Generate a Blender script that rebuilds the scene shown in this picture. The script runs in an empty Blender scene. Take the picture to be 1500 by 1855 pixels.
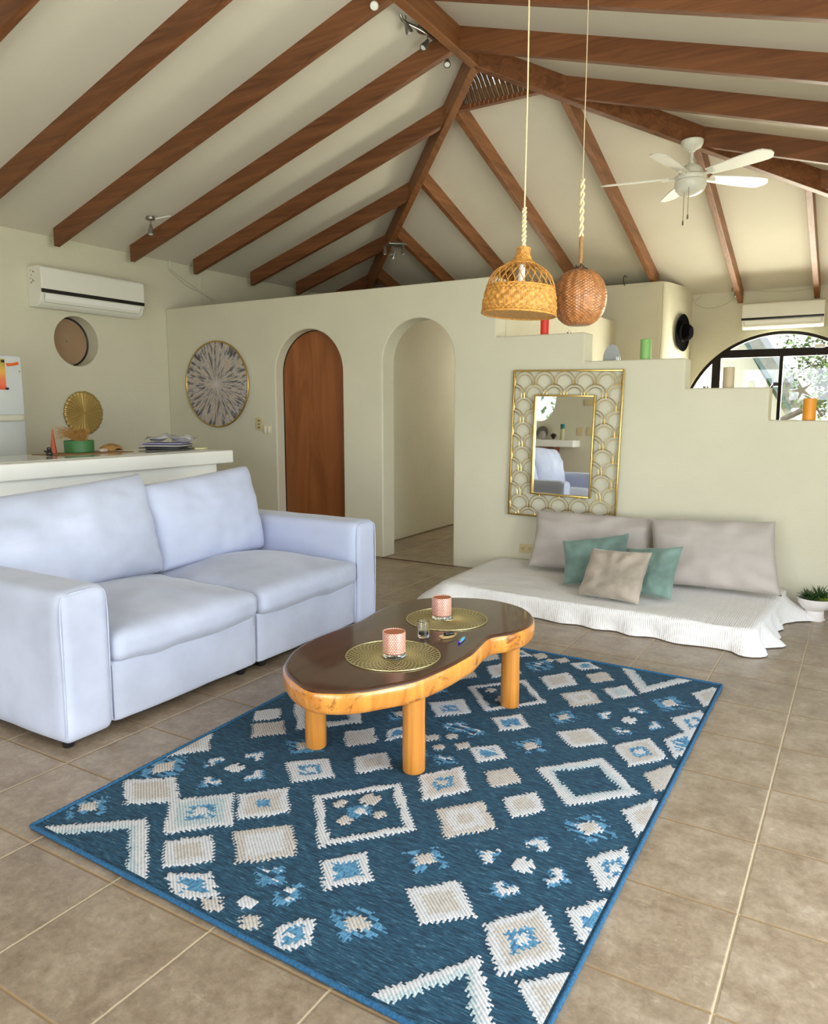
import bpy, bmesh, math, random
import numpy as np
from mathutils import Vector, Matrix, noise
random.seed(7)
SC = bpy.context.scene
COL = SC.collection
PI = math.pi

# ------------------------------------------------------------------ camera
CAM_Z = 1.3126
cam_d = bpy.data.cameras.new('camera'); cam = bpy.data.objects.new('camera', cam_d); COL.objects.link(cam)
cam_d.sensor_fit = 'VERTICAL'; cam_d.sensor_height = 24.0; cam_d.lens = 24.0 * 1354.6 / 1855.0
cam_d.clip_start = 0.05; cam_d.clip_end = 200
cam.location = (0, 0, CAM_Z)
_yaw, _pit = math.radians(-30.99), math.radians(-7.821)
_fw = Vector((math.sin(_yaw) * math.cos(_pit), math.cos(_yaw) * math.cos(_pit), math.sin(_pit)))
cam.rotation_euler = _fw.to_track_quat('-Z', 'Y').to_euler()
SC.camera = cam
# ------------------------------------------------------------------ world, daylight, exposure
SC.view_settings.view_transform = 'Standard'
SC.view_settings.look = 'None'
SC.view_settings.gamma = 1.0
SC.view_settings.use_curve_mapping = False
SC.view_settings.exposure = 0.42
SC.cycles.max_bounces = 10
SC.cycles.diffuse_bounces = 6
SC.cycles.sample_clamp_indirect = 6.0
SC.cycles.caustics_reflective = False
SC.cycles.caustics_refractive = False
W = bpy.data.worlds.new('sky'); SC.world = W; W.use_nodes = True
nt = W.node_tree; nt.nodes.clear()
wo = nt.nodes.new('ShaderNodeOutputWorld'); wb = nt.nodes.new('ShaderNodeBackground')
tc = nt.nodes.new('ShaderNodeTexCoord'); sp = nt.nodes.new('ShaderNodeSeparateXYZ'); rp = nt.nodes.new('ShaderNodeValToRGB')
nt.links.new(tc.outputs['Generated'], sp.inputs[0]); nt.links.new(sp.outputs['Z'], rp.inputs[0])
rp.color_ramp.elements[0].position = 0.0; rp.color_ramp.elements[0].color = (0.92, 0.96, 1.0, 1)
rp.color_ramp.elements[1].position = 0.7; rp.color_ramp.elements[1].color = (0.62, 0.78, 1.0, 1)
nt.links.new(rp.outputs[0], wb.inputs[0]); wb.inputs[1].default_value = 1.7
nt.links.new(wb.outputs[0], wo.inputs[0])

def area(name, loc, direction, sx, sy, power, color):
    l = bpy.data.lights.new(name, 'AREA'); l.shape = 'RECTANGLE'; l.size = sx; l.size_y = sy
    l.energy = power; l.color = color
    o = bpy.data.objects.new(name, l); COL.objects.link(o); o.location = loc
    o.rotation_euler = Vector(direction).to_track_quat('-Z', 'Z').to_euler()
    return o
# daylight entering by the openings the room has: sliding doors on the right, terrace doors behind, bedroom window
area('daylight_terrace_doors', (1.16, 1.9, 1.15), (-1, 0, 0.0), 5.4, 2.1, 114, (0.72, 0.85, 1.0))
area('daylight_rear_doors', (-1.0, -1.75, 1.2), (0, 1, 0.05), 3.4, 2.2, 62, (0.84, 0.92, 1.0))
# sunlit terrace paving throws warm light up through the doors onto ceiling and high walls
area('terrace_bounce', (1.12, 1.9, 0.28), (-1, 0.05, 0.62), 5.2, 0.5, 84, (1.0, 0.92, 0.60))
area('rear_terrace_bounce', (-1.0, -1.72, 0.28), (-0.25, 1, 0.6), 3.3, 0.5, 32, (1.0, 0.90, 0.60))
sun = bpy.data.lights.new('sun', 'SUN'); sun.energy = 5.0; sun.angle = 0.01; sun.color = (1.0, 0.95, 0.86)
so = bpy.data.objects.new('sun', sun); COL.objects.link(so); so.rotation_euler = Vector((-0.12, 1.0, -2.4)).to_track_quat('-Z', 'Y').to_euler()
area('daylight_bedroom_window', (-0.8, 9.80, 1.55), (-0.15, -1, -0.05), 2.0, 1.0, 210, (1.0, 0.96, 0.76))
area('corridor_fill_light', (-3.3, 8.6, 1.75), (-0.25, -1, -0.25), 0.8, 0.8, 13, (1.0, 0.94, 0.78))  # added fill lamp, the corridor has no known source
area('high_fill_light', (0.9, 0.6, 2.6), (-1, 0.35, 0.0), 2.5, 0.35, 28, (1.0, 0.93, 0.7))  # added high fill lamp just inside the right wall, no known window there

# ------------------------------------------------------------------ node materials
MATS = {}
def base_mat(name):
    m = bpy.data.materials.new(name); m.use_nodes = True; MATS[name] = m
    return m, m.node_tree, m.node_tree.nodes['Principled BSDF']
def N(nt, t, **kw):
    n = nt.nodes.new(t)
    for k, v in kw.items(): setattr(n, k, v)
    return n
def coords(nt, scale=(1, 1, 1), rot=(0, 0, 0)):
    t = N(nt, 'ShaderNodeTexCoord'); mp = N(nt, 'ShaderNodeMapping')
    mp.inputs['Scale'].default_value = scale; mp.inputs['Rotation'].default_value = rot
    nt.links.new(t.outputs['Object'], mp.inputs[0]); return mp.outputs[0]
def noise_n(nt, vec, scale, detail=4, rough=0.55, dist=0.0):
    n = N(nt, 'ShaderNodeTexNoise'); n.inputs['Scale'].default_value = scale; n.inputs['Detail'].default_value = detail
    n.inputs['Roughness'].default_value = rough; n.inputs['Distortion'].default_value = dist
    nt.links.new(vec, n.inputs['Vector']); return n.outputs['Fac']
def ramp(nt, fac, stops):
    r = N(nt, 'ShaderNodeValToRGB'); els = r.color_ramp.elements
    while len(els) < len(stops): els.new(0.5)
    for e, (p, c) in zip(els, stops): e.position = p; e.color = (*c, 1)
    nt.links.new(fac, r.inputs[0]); return r.outputs[0]
def bump(nt, h, strength, dist, prev=None):
    b = N(nt, 'ShaderNodeBump'); b.inputs['Strength'].default_value = strength; b.inputs['Distance'].default_value = dist
    nt.links.new(h, b.inputs['Height'])
    if prev: nt.links.new(prev, b.inputs['Normal'])
    return b.outputs[0]
def mul(c, k): return tuple(x * k for x in c)
def M(name, col, rough=0.6, metal=0.0, var=0.08, vs=6.0, bs=0.0, bscale=60.0, bd=0.002, spec=0.5, scale=(1, 1, 1), sheen=0.0, coat=0.0):
    """plain surface with soft tonal variation and a fine bump"""
    m, nt, p = base_mat(name)
    v = coords(nt, scale)
    f = noise_n(nt, v, vs)
    nt.links.new(ramp(nt, f, [(0.3, mul(col, 1 - var)), (0.7, tuple(min(1, x * (1 + var)) for x in col))]), p.inputs['Base Color'])
    p.inputs['Roughness'].default_value = rough; p.inputs['Metallic'].default_value = metal
    p.inputs['Specular IOR Level'].default_value = spec
    if sheen: p.inputs['Sheen Weight'].default_value = sheen; p.inputs['Sheen Roughness'].default_value = 0.4
    if coat: p.inputs['Coat Weight'].default_value = coat; p.inputs['Coat Roughness'].default_value = 0.08
    if bs: nt.links.new(bump(nt, noise_n(nt, v, bscale, 3), bs, bd), p.inputs['Normal'])
    return m
def wood(name, c0, c1, axis=0, rough=0.45, g=14.0, coat=0.0, bs=0.15, spots=False):
    """wood with the grain stretched along one axis"""
    m, nt, p = base_mat(name)
    s = [g, g, g]; s[axis] = 0.8
    v = coords(nt, tuple(s))
    f = noise_n(nt, v, 1.0, 6, 0.62, 1.2)
    c = ramp(nt, f, [(0.28, c0), (0.5, tuple((a + b) / 2 for a, b in zip(c0, c1))), (0.72, c1)])
    if spots:
        f2 = noise_n(nt, coords(nt), 9.0, 5, 0.7, 1.5)
        mx = N(nt, 'ShaderNodeMix', data_type='RGBA'); mx.inputs[7].default_value = (*mul(c0, 0.45), 1)
        r = ramp(nt, f2, [(0.56, (0, 0, 0)), (0.66, (0.85, 0.85, 0.85))])
        nt.links.new(r, mx.inputs[0]); nt.links.new(c, mx.inputs[6]); c = mx.outputs[2]
    nt.links.new(c, p.inputs['Base Color'])
    p.inputs['Roughness'].default_value = rough
    if coat: p.inputs['Coat Weight'].default_value = coat; p.inputs['Coat Roughness'].default_value = 0.05
    nt.links.new(bump(nt, f, bs, 0.003), p.inputs['Normal'])
    return m

PLASTER = M('cream_plaster', (0.645, 0.62, 0.495), 0.85, var=0.03, vs=2.5, bs=0.25, bscale=28, bd=0.006)
PLASTER_W = M('white_plaster', (0.80, 0.80, 0.74), 0.8, var=0.02, vs=3, bs=0.2, bscale=30, bd=0.004)
CEIL = M('ceiling_board', (0.68, 0.64, 0.555), 0.9, var=0.03, vs=1.3, bs=0.35, bscale=160, bd=0.003)
RAFT_X = wood('rafter_wood_across', (0.10, 0.032, 0.010), (0.26, 0.098, 0.034), 0, 0.5, 16)
RAFT_Y = wood('rafter_wood_along', (0.14, 0.048, 0.014), (0.33, 0.13, 0.042), 1, 0.5, 16)
BAMBOO = M('bamboo', (0.13, 0.06, 0.025), 0.5, var=0.35, vs=20)
DOORWOOD = wood('door_veneer', (0.20, 0.060, 0.016), (0.36, 0.125, 0.036), 2, 0.4, 6, bs=0.05)
WHITE_PL = M('white_plastic', (0.80, 0.80, 0.74), 0.35, var=0.02)
WHITE_PAINT = M('white_paint', (0.89, 0.90, 0.88), 0.45, var=0.02)
BLACK = M('black_plastic', (0.010, 0.010, 0.012), 0.3, var=0.1)
DARKFRAME = M('dark_window_metal', (0.012, 0.008, 0.006), 0.5, var=0.2, spec=0.2)
CHROME = M('brushed_steel', (0.42, 0.41, 0.38), 0.3, metal=1.0, var=0.1)
STEEL = M('grey_steel', (0.30, 0.29, 0.26), 0.35, metal=0.8, var=0.1)
GOLD = M('gold_metal', (0.72, 0.50, 0.16), 0.26, metal=1.0, var=0.12)
GOLDMAT = M('pale_gold_vinyl', (0.62, 0.54, 0.27), 0.34, metal=0.75, var=0.06)
SOFA = M('sofa_linen', (0.46, 0.505, 0.67), 0.9, var=0.05, vs=3, bs=0.35, bscale=220, bd=0.0015, sheen=0.25)
SOFA2 = M('sofa_linen_worn', (0.45, 0.49, 0.63), 0.9, var=0.15, vs=2.6, bs=0.35, bscale=220, bd=0.0015, sheen=0.25)
PILLOW = M('taupe_pillow_linen', (0.46, 0.415, 0.395), 0.92, var=0.08, vs=5, bs=0.3, bscale=200, bd=0.0015, sheen=0.2)
TEAL = M('sage_velvet', (0.15, 0.235, 0.21), 0.75, var=0.28, vs=9, bs=0.3, bscale=40, bd=0.004, sheen=0.6)
BROWNV = M('taupe_velvet', (0.36, 0.305, 0.25), 0.8, var=0.25, vs=8, bs=0.3, bscale=40, bd=0.004, sheen=0.5)
FOOT = M('black_foot', (0.012, 0.011, 0.015), 0.35)
CANDLE_R = M('red_wax', (0.72, 0.035, 0.02), 0.45, var=0.05)
CANDLE_G = M('green_wax', (0.24, 0.50, 0.16), 0.5, var=0.1)
CANDLE_B = M('beige_wax', (0.55, 0.45, 0.30), 0.5, var=0.1)
CANDLE_O = M('amber_wax', (0.80, 0.32, 0.02), 0.45, var=0.1)
WAX_W = M('white_wax', (0.8, 0.8, 0.78), 0.4)
GREENPOT = M('green_ceramic', (0.045, 0.17, 0.05), 0.5, var=0.08)
REDC = M('red_clay', (0.42, 0.08, 0.03), 0.5, var=0.1)
DRIED = M('dried_grass', (0.42, 0.22, 0.06), 0.8, var=0.3, vs=40)
DRIFT = M('bark_brown', (0.36, 0.20, 0.06), 0.7, var=0.3, vs=25)
PAPER = M('grey_paper', (0.42, 0.42, 0.42), 0.7, var=0.2, vs=15)
PAPER_W = M('white_paper', (0.75, 0.74, 0.72), 0.6, var=0.06)
PAPER_D = M('dark_cover', (0.07, 0.07, 0.08), 0.4, var=0.4, vs=20)
PAPER_P = M('lilac_paper', (0.35, 0.33, 0.6), 0.5, var=0.1)
PAPER_Y = M('pale_yellow_paper', (0.78, 0.78, 0.45), 0.6, var=0.05)
ORANGE = M('orange_plastic', (0.9, 0.15, 0.01), 0.4)
SUCC = M('succulent_green', (0.03, 0.075, 0.018), 0.5, var=0.4, vs=30)
SUCC2 = M('succulent_lime', (0.22, 0.33, 0.04), 0.5, var=0.2, vs=30)
SOIL = M('pale_gravel', (0.55, 0.52, 0.46), 0.9, var=0.3, vs=90, bs=0.6, bscale=90, bd=0.004)
CERAMIC = M('white_ceramic', (0.78, 0.74, 0.73), 0.4, var=0.02)
HATM = M('black_felt', (0.004, 0.004, 0.005), 0.95, var=0.2, spec=0.05)
IVORY = M('ivory_plastic', (0.62, 0.52, 0.30), 0.4, var=0.05)
ROPE = M('cream_rope', (0.74, 0.62, 0.38), 0.85, var=0.15, vs=60, bs=0.5, bscale=150, bd=0.002)
ROPE2 = M('brown_rope', (0.30, 0.16, 0.06), 0.85, var=0.25, vs=60, bs=0.5, bscale=150, bd=0.002)
WICKER = M('golden_wicker', (0.50, 0.235, 0.045), 0.5, var=0.45, vs=75, bs=0.4, bscale=180, bd=0.001)
RATTAN = M('glossy_rattan', (0.33, 0.13, 0.038), 0.28, var=0.35, vs=45, bs=0.2, bscale=180, bd=0.001, coat=0.5)
WIRE = M('grey_cable', (0.5, 0.48, 0.40), 0.6)
LEAF = M('tree_leaf', (0.085, 0.17, 0.02), 0.5, var=0.4, vs=4)
BARK = M('tree_bark', (0.10, 0.085, 0.075), 0.9, var=0.3, vs=12, bs=0.5, bscale=30, bd=0.01)
OUTWALL = M('sunlit_outer_wall', (0.85, 0.80, 0.68), 0.8, var=0.03)
OUTROOF = M('grey_roof_edge', (0.17, 0.18, 0.17), 0.5, var=0.3, vs=10)
GUTTER = M('blue_gutter', (0.13, 0.23, 0.27), 0.5, var=0.3, vs=25)
GROUND = M('garden_ground', (0.35, 0.36, 0.22), 0.9, var=0.3, vs=3)
BOOKW = M('red_brown_wood', (0.22, 0.06, 0.03), 0.5, var=0.2)
TABLE_TOP = wood('varnished_dark_wood', (0.028, 0.009, 0.005), (0.085, 0.032, 0.015), 1, 0.3, 9, coat=0.55, bs=0.03)
TABLE_RIM = wood('honey_live_edge', (0.40, 0.11, 0.012), (0.80, 0.38, 0.07), 2, 0.28, 7, coat=0.5, bs=0.1, spots=True)
TABLE_LEG = wood('honey_leg_wood', (0.40, 0.14, 0.02), (0.64, 0.28, 0.05), 2, 0.35, 26, coat=0.3, bs=0.08)
FRIDGE = M('fridge_enamel', (0.62, 0.66, 0.68), 0.12, var=0.02, coat=0.6)
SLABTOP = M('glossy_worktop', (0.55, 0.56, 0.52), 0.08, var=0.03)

def glass(name, col=(1, 1, 1), rough=0.0, ior=1.45):
    m, nt, p = base_mat(name)
    p.inputs['Base Color'].default_value = (*col, 1); p.inputs['Roughness'].default_value = rough
    p.inputs['Transmission Weight'].default_value = 1.0; p.inputs['IOR'].default_value = ior
    return m
GLASS = glass('clear_glass')
def pane_glass():
    m = bpy.data.materials.new('window_glass'); m.use_nodes = True; nt = m.node_tree; nt.nodes.clear()
    o = N(nt, 'ShaderNodeOutputMaterial'); t = N(nt, 'ShaderNodeBsdfTransparent'); g = N(nt, 'ShaderNodeBsdfGlossy'); g.inputs['Roughness'].default_value = 0.02
    mx = N(nt, 'ShaderNodeMixShader'); mx.inputs[0].default_value = 0.06
    nt.links.new(t.outputs[0], mx.inputs[1]); nt.links.new(g.outputs[0], mx.inputs[2]); nt.links.new(mx.outputs[0], o.inputs[0])
    return m
PANE = pane_glass()
MIRROR = M('mirror_silver', (0.92, 0.93, 0.92), 0.015, metal=1.0, var=0.0)

def tile_mat():
    m, nt, p = base_mat('beige_floor_tiles')
    T = 0.38
    t = N(nt, 'ShaderNodeTexCoord'); s = N(nt, 'ShaderNodeSeparateXYZ'); nt.links.new(t.outputs['Object'], s.inputs[0])
    def edge(out, off):
        a = N(nt, 'ShaderNodeMath', operation='ADD'); a.inputs[1].default_value = off; nt.links.new(out, a.inputs[0])
        b = N(nt, 'ShaderNodeMath', operation='DIVIDE'); b.inputs[1].default_value = T; nt.links.new(a.outputs[0], b.inputs[0])
        fr = N(nt, 'ShaderNodeMath', operation='FRACT'); nt.links.new(b.outputs[0], fr.inputs[0])
        c = N(nt, 'ShaderNodeMath', operation='SUBTRACT'); c.inputs[1].default_value = 0.5; nt.links.new(fr.outputs[0], c.inputs[0])
        d = N(nt, 'ShaderNodeMath', operation='ABSOLUTE'); nt.links.new(c.outputs[0], d.inputs[0])
        e = N(nt, 'ShaderNodeMath', operation='SUBTRACT'); e.inputs[0].default_value = 0.5; nt.links.new(d.outputs[0], e.inputs[1])
        fl = N(nt, 'ShaderNodeMath', operation='FLOOR'); nt.links.new(b.outputs[0], fl.inputs[0])
        return e.outputs[0], fl.outputs[0]          # distance to the joint in tile units, tile index
    ex, ix = edge(s.outputs[0], 0.19755 + 38.0); ey, iy = edge(s.outputs[1], -5.0199 + 38.0)
    mn = N(nt, 'ShaderNodeMath', operation='MINIMUM'); nt.links.new(ex, mn.inputs[0]); nt.links.new(ey, mn.inputs[1])
    wob = noise_n(nt, t.outputs['Object'], 60, 2)
    wa = N(nt, 'ShaderNodeMath', operation='MULTIPLY_ADD'); wa.inputs[1].default_value = 0.008; wa.inputs[2].default_value = 0.0060
    nt.links.new(wob, wa.inputs[0])
    gm = N(nt, 'ShaderNodeMath', operation='LESS_THAN'); nt.links.new(mn.outputs[0], gm.inputs[0]); nt.links.new(wa.outputs[0], gm.inputs[1])
    cmb = N(nt, 'ShaderNodeCombineXYZ'); nt.links.new(ix, cmb.inputs[0]); nt.links.new(iy, cmb.inputs[1])
    wn = N(nt, 'ShaderNodeTexWhiteNoise'); nt.links.new(cmb.outputs[0], wn.inputs['Vector'])
    f1 = noise_n(nt, t.outputs['Object'], 7.5, 10, 0.74, 0.15)
    col = ramp(nt, f1, [(0.30, (0.175, 0.125, 0.083)), (0.47, (0.255, 0.193, 0.135)), (0.60, (0.315, 0.248, 0.182)), (0.78, (0.43, 0.36, 0.285))])
    f3 = noise_n(nt, coords(nt, (1, 2.2, 1), (0, 0, 0.6)), 13, 6, 0.7, 2.0)
    sc = ramp(nt, f3, [(0.60, (0, 0, 0)), (0.68, (0.35, 0.35, 0.35))])
    f4 = noise_n(nt, t.outputs['Object'], 38, 6, 0.75, 0.4)
    m0 = N(nt, 'ShaderNodeMix', data_type='RGBA', blend_type='OVERLAY'); m0.inputs[0].default_value = 0.55
    nt.links.new(col, m0.inputs[6]); nt.links.new(ramp(nt, f4, [(0.35, (0.36, 0.36, 0.36)), (0.65, (0.64, 0.64, 0.64))]), m0.inputs[7]); col = m0.outputs[2]
    m1 = N(nt, 'ShaderNodeMix', data_type='RGBA'); m1.inputs[7].default_value = (0.48, 0.41, 0.32, 1)
    nt.links.new(sc, m1.inputs[0]); nt.links.new(col, m1.inputs[6])
    hv = N(nt, 'ShaderNodeHueSaturation'); vv = N(nt, 'ShaderNodeMath', operation='MULTIPLY_ADD'); vv.inputs[1].default_value = 0.16; vv.inputs[2].default_value = 0.92
    nt.links.new(wn.outputs['Value'], vv.inputs[0]); nt.links.new(vv.outputs[0], hv.inputs['Value']); nt.links.new(m1.outputs[2], hv.inputs['Color'])
    m2 = N(nt, 'ShaderNodeMix', data_type='RGBA'); m2.inputs[7].default_value = (0.27, 0.175, 0.085, 1)
    nt.links.new(gm.outputs[0], m2.inputs[0]); nt.links.new(hv.outputs[0], m2.inputs[6])
    # brighter light on the joints along y, painted into their colour
    gx = N(nt, 'ShaderNodeMath', operation='LESS_THAN'); nt.links.new(ex, gx.inputs[0]); nt.links.new(wa.outputs[0], gx.inputs[1])
    m3 = N(nt, 'ShaderNodeMix', data_type='RGBA'); m3.inputs[7].default_value = (0.43, 0.34, 0.225, 1)
    nt.links.new(gx.outputs[0], m3.inputs[0]); nt.links.new(m2.outputs[2], m3.inputs[6])
    nt.links.new(m3.outputs[2], p.inputs['Base Color'])
    r = N(nt, 'ShaderNodeMath', operation='MULTIPLY_ADD'); r.inputs[1].default_value = 0.4; r.inputs[2].default_value = 0.30
    nt.links.new(gm.outputs[0], r.inputs[0]); nt.links.new(r.outputs[0], p.inputs['Roughness'])
    sm = N(nt, 'ShaderNodeMapRange'); sm.inputs[1].default_value = 0.0; sm.inputs[2].default_value = 0.016
    nt.links.new(mn.outputs[0], sm.inputs[0])
    b1 = bump(nt, sm.outputs[0], 0.6, 0.004)
    nt.links.new(bump(nt, f1, 0.35, 0.003, b1), p.inputs['Normal'])
    return m
TILES = tile_mat()

def quilt_mat():
    m, nt, p = base_mat('white_quilted_cover')
    v = coords(nt)
    p.inputs['Base Color'].default_value = (0.80, 0.79, 0.80, 1); p.inputs['Roughness'].default_value = 0.9
    a = N(nt, 'ShaderNodeTexWave'); a.inputs['Scale'].default_value = 26; a.inputs['Distortion'].default_value = 1.0; a.bands_direction = 'X'; nt.links.new(v, a.inputs[0])
    b = N(nt, 'ShaderNodeTexWave'); b.inputs['Scale'].default_value = 26; b.inputs['Distortion'].default_value = 1.0; b.bands_direction = 'Y'; nt.links.new(v, b.inputs[0])
    c = N(nt, 'ShaderNodeMath', operation='MULTIPLY'); nt.links.new(a.outputs['Fac'], c.inputs[0]); nt.links.new(b.outputs['Fac'], c.inputs[1])
    n1 = bump(nt, c.outputs[0], 0.5, 0.004)
    nt.links.new(bump(nt, noise_n(nt, v, 7, 4), 0.35, 0.03, n1), p.inputs['Normal'])
    return m
QUILT = quilt_mat()

def yarn(name, c0, c1, sx=260, sy=30):
    m, nt, p = base_mat(name)
    v = coords(nt, (sy / 30.0, sx / 30.0, 1))
    f = noise_n(nt, v, 30, 3, 0.7)
    if c1[0] > .3:      # knitted ribs of the raised motifs
        w = N(nt, 'ShaderNodeTexWave'); w.inputs['Scale'].default_value = 34; w.inputs['Distortion'].default_value = 0.6; w.bands_direction = 'X'
        nt.links.new(coords(nt, (1, 1, 1), (0, 0, math.radians(-51))), w.inputs[0])
        mm = N(nt, 'ShaderNodeMath', operation='MULTIPLY_ADD'); mm.inputs[1].default_value = 0.34; nt.links.new(w.outputs['Fac'], mm.inputs[0])
        m5 = N(nt, 'ShaderNodeMath', operation='MULTIPLY_ADD'); m5.inputs[1].default_value = 0.8; m5.inputs[2].default_value = -0.07; nt.links.new(f, m5.inputs[0]); nt.links.new(m5.outputs[0], mm.inputs[2]); f = mm.outputs[0]
    nt.links.new(ramp(nt, f, [(0.36, c0), (0.60, c1), (0.72, tuple(min(1, x * 1.0 + (.10 if k_ == 0 and c1[0] < .1 else 0) + (.13 if k_ > 0 and c1[0] < .1 else 0)) for k_, x in enumerate(c1)))]), p.inputs['Base Color'])
    p.inputs['Roughness'].default_value = 0.95
    nt.links.new(bump(nt, f, 0.6, 0.002), p.inputs['Normal'])
    return m
RUG_MATS = [yarn('navy_yarn', (0.002, 0.017, 0.042), (0.012, 0.072, 0.132)),
            yarn('white_yarn', (0.37, 0.38, 0.41), (0.575, 0.575, 0.60), 60, 200),
            yarn('beige_yarn', (0.31, 0.285, 0.265), (0.51, 0.475, 0.45), 60, 200),
            yarn('grey_blue_yarn', (0.24, 0.31, 0.345), (0.46, 0.52, 0.55), 60, 200),
            yarn('blue_yarn', (0.02, 0.10, 0.21), (0.10, 0.27, 0.44), 60, 160)]

def canvas_mat():
    m, nt, p = base_mat('radial_abstract_canvas')
    t = N(nt, 'ShaderNodeTexCoord'); s = N(nt, 'ShaderNodeSeparateXYZ'); nt.links.new(t.outputs['Object'], s.inputs[0])
    z = N(nt, 'ShaderNodeMath', operation='SUBTRACT'); z.inputs[1].default_value = 0.414; nt.links.new(s.outputs[2], z.inputs[0])
    an = N(nt, 'ShaderNodeMath', operation='ARCTAN2'); nt.links.new(z.outputs[0], an.inputs[0]); nt.links.new(s.outputs[0], an.inputs[1])
    x2 = N(nt, 'ShaderNodeMath', operation='POWER'); x2.inputs[1].default_value = 2; nt.links.new(s.outputs[0], x2.inputs[0])
    z2 = N(nt, 'ShaderNodeMath', operation='POWER'); z2.inputs[1].default_value = 2; nt.links.new(z.outputs[0], z2.inputs[0])
    ad = N(nt, 'ShaderNodeMath', operation='ADD'); nt.links.new(x2.outputs[0], ad.inputs[0]); nt.links.new(z2.outputs[0], ad.inputs[1])
    r = N(nt, 'ShaderNodeMath', operation='SQRT'); nt.links.new(ad.outputs[0], r.inputs[0])
    cb = N(nt, 'ShaderNodeCombineXYZ'); am = N(nt, 'ShaderNodeMath', operation='MULTIPLY'); am.inputs[1].default_value = 9; nt.links.new(an.outputs[0], am.inputs[0])
    rm = N(nt, 'ShaderNodeMath', operation='MULTIPLY'); rm.inputs[1].default_value = 5; nt.links.new(r.outputs[0], rm.inputs[0])
    nt.links.new(am.outputs[0], cb.inputs[0]); nt.links.new(rm.outputs[0], cb.inputs[1])
    f = noise_n(nt, cb.outputs[0], 1.3, 5, 0.75, 0.3)
    c = ramp(nt, f, [(0.32, (0.03, 0.03, 0.035)), (0.43, (0.13, 0.12, 0.12)), (0.48, (0.36, 0.33, 0.34)), (0.53, (0.58, 0.55, 0.56)), (0.58, (0.50, 0.33, 0.13)), (0.63, (0.40, 0.38, 0.40)), (0.70, (0.62, 0.60, 0.62))])
    mx = N(nt, 'ShaderNodeMix', data_type='RGBA'); mx.inputs[7].default_value = (0.6, 0.56, 0.55, 1)
    mr = N(nt, 'ShaderNodeMapRange'); mr.inputs[1].default_value = 0.09; mr.inputs[2].default_value = 0.0; nt.links.new(r.outputs[0], mr.inputs[0])
    nt.links.new(mr.outputs[0], mx.inputs[0]); nt.links.new(c, mx.inputs[6]); nt.links.new(mx.outputs[2], p.inputs['Base Color'])
    p.inputs['Roughness'].default_value = 0.5
    return m
CANVAS = canvas_mat()
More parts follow.
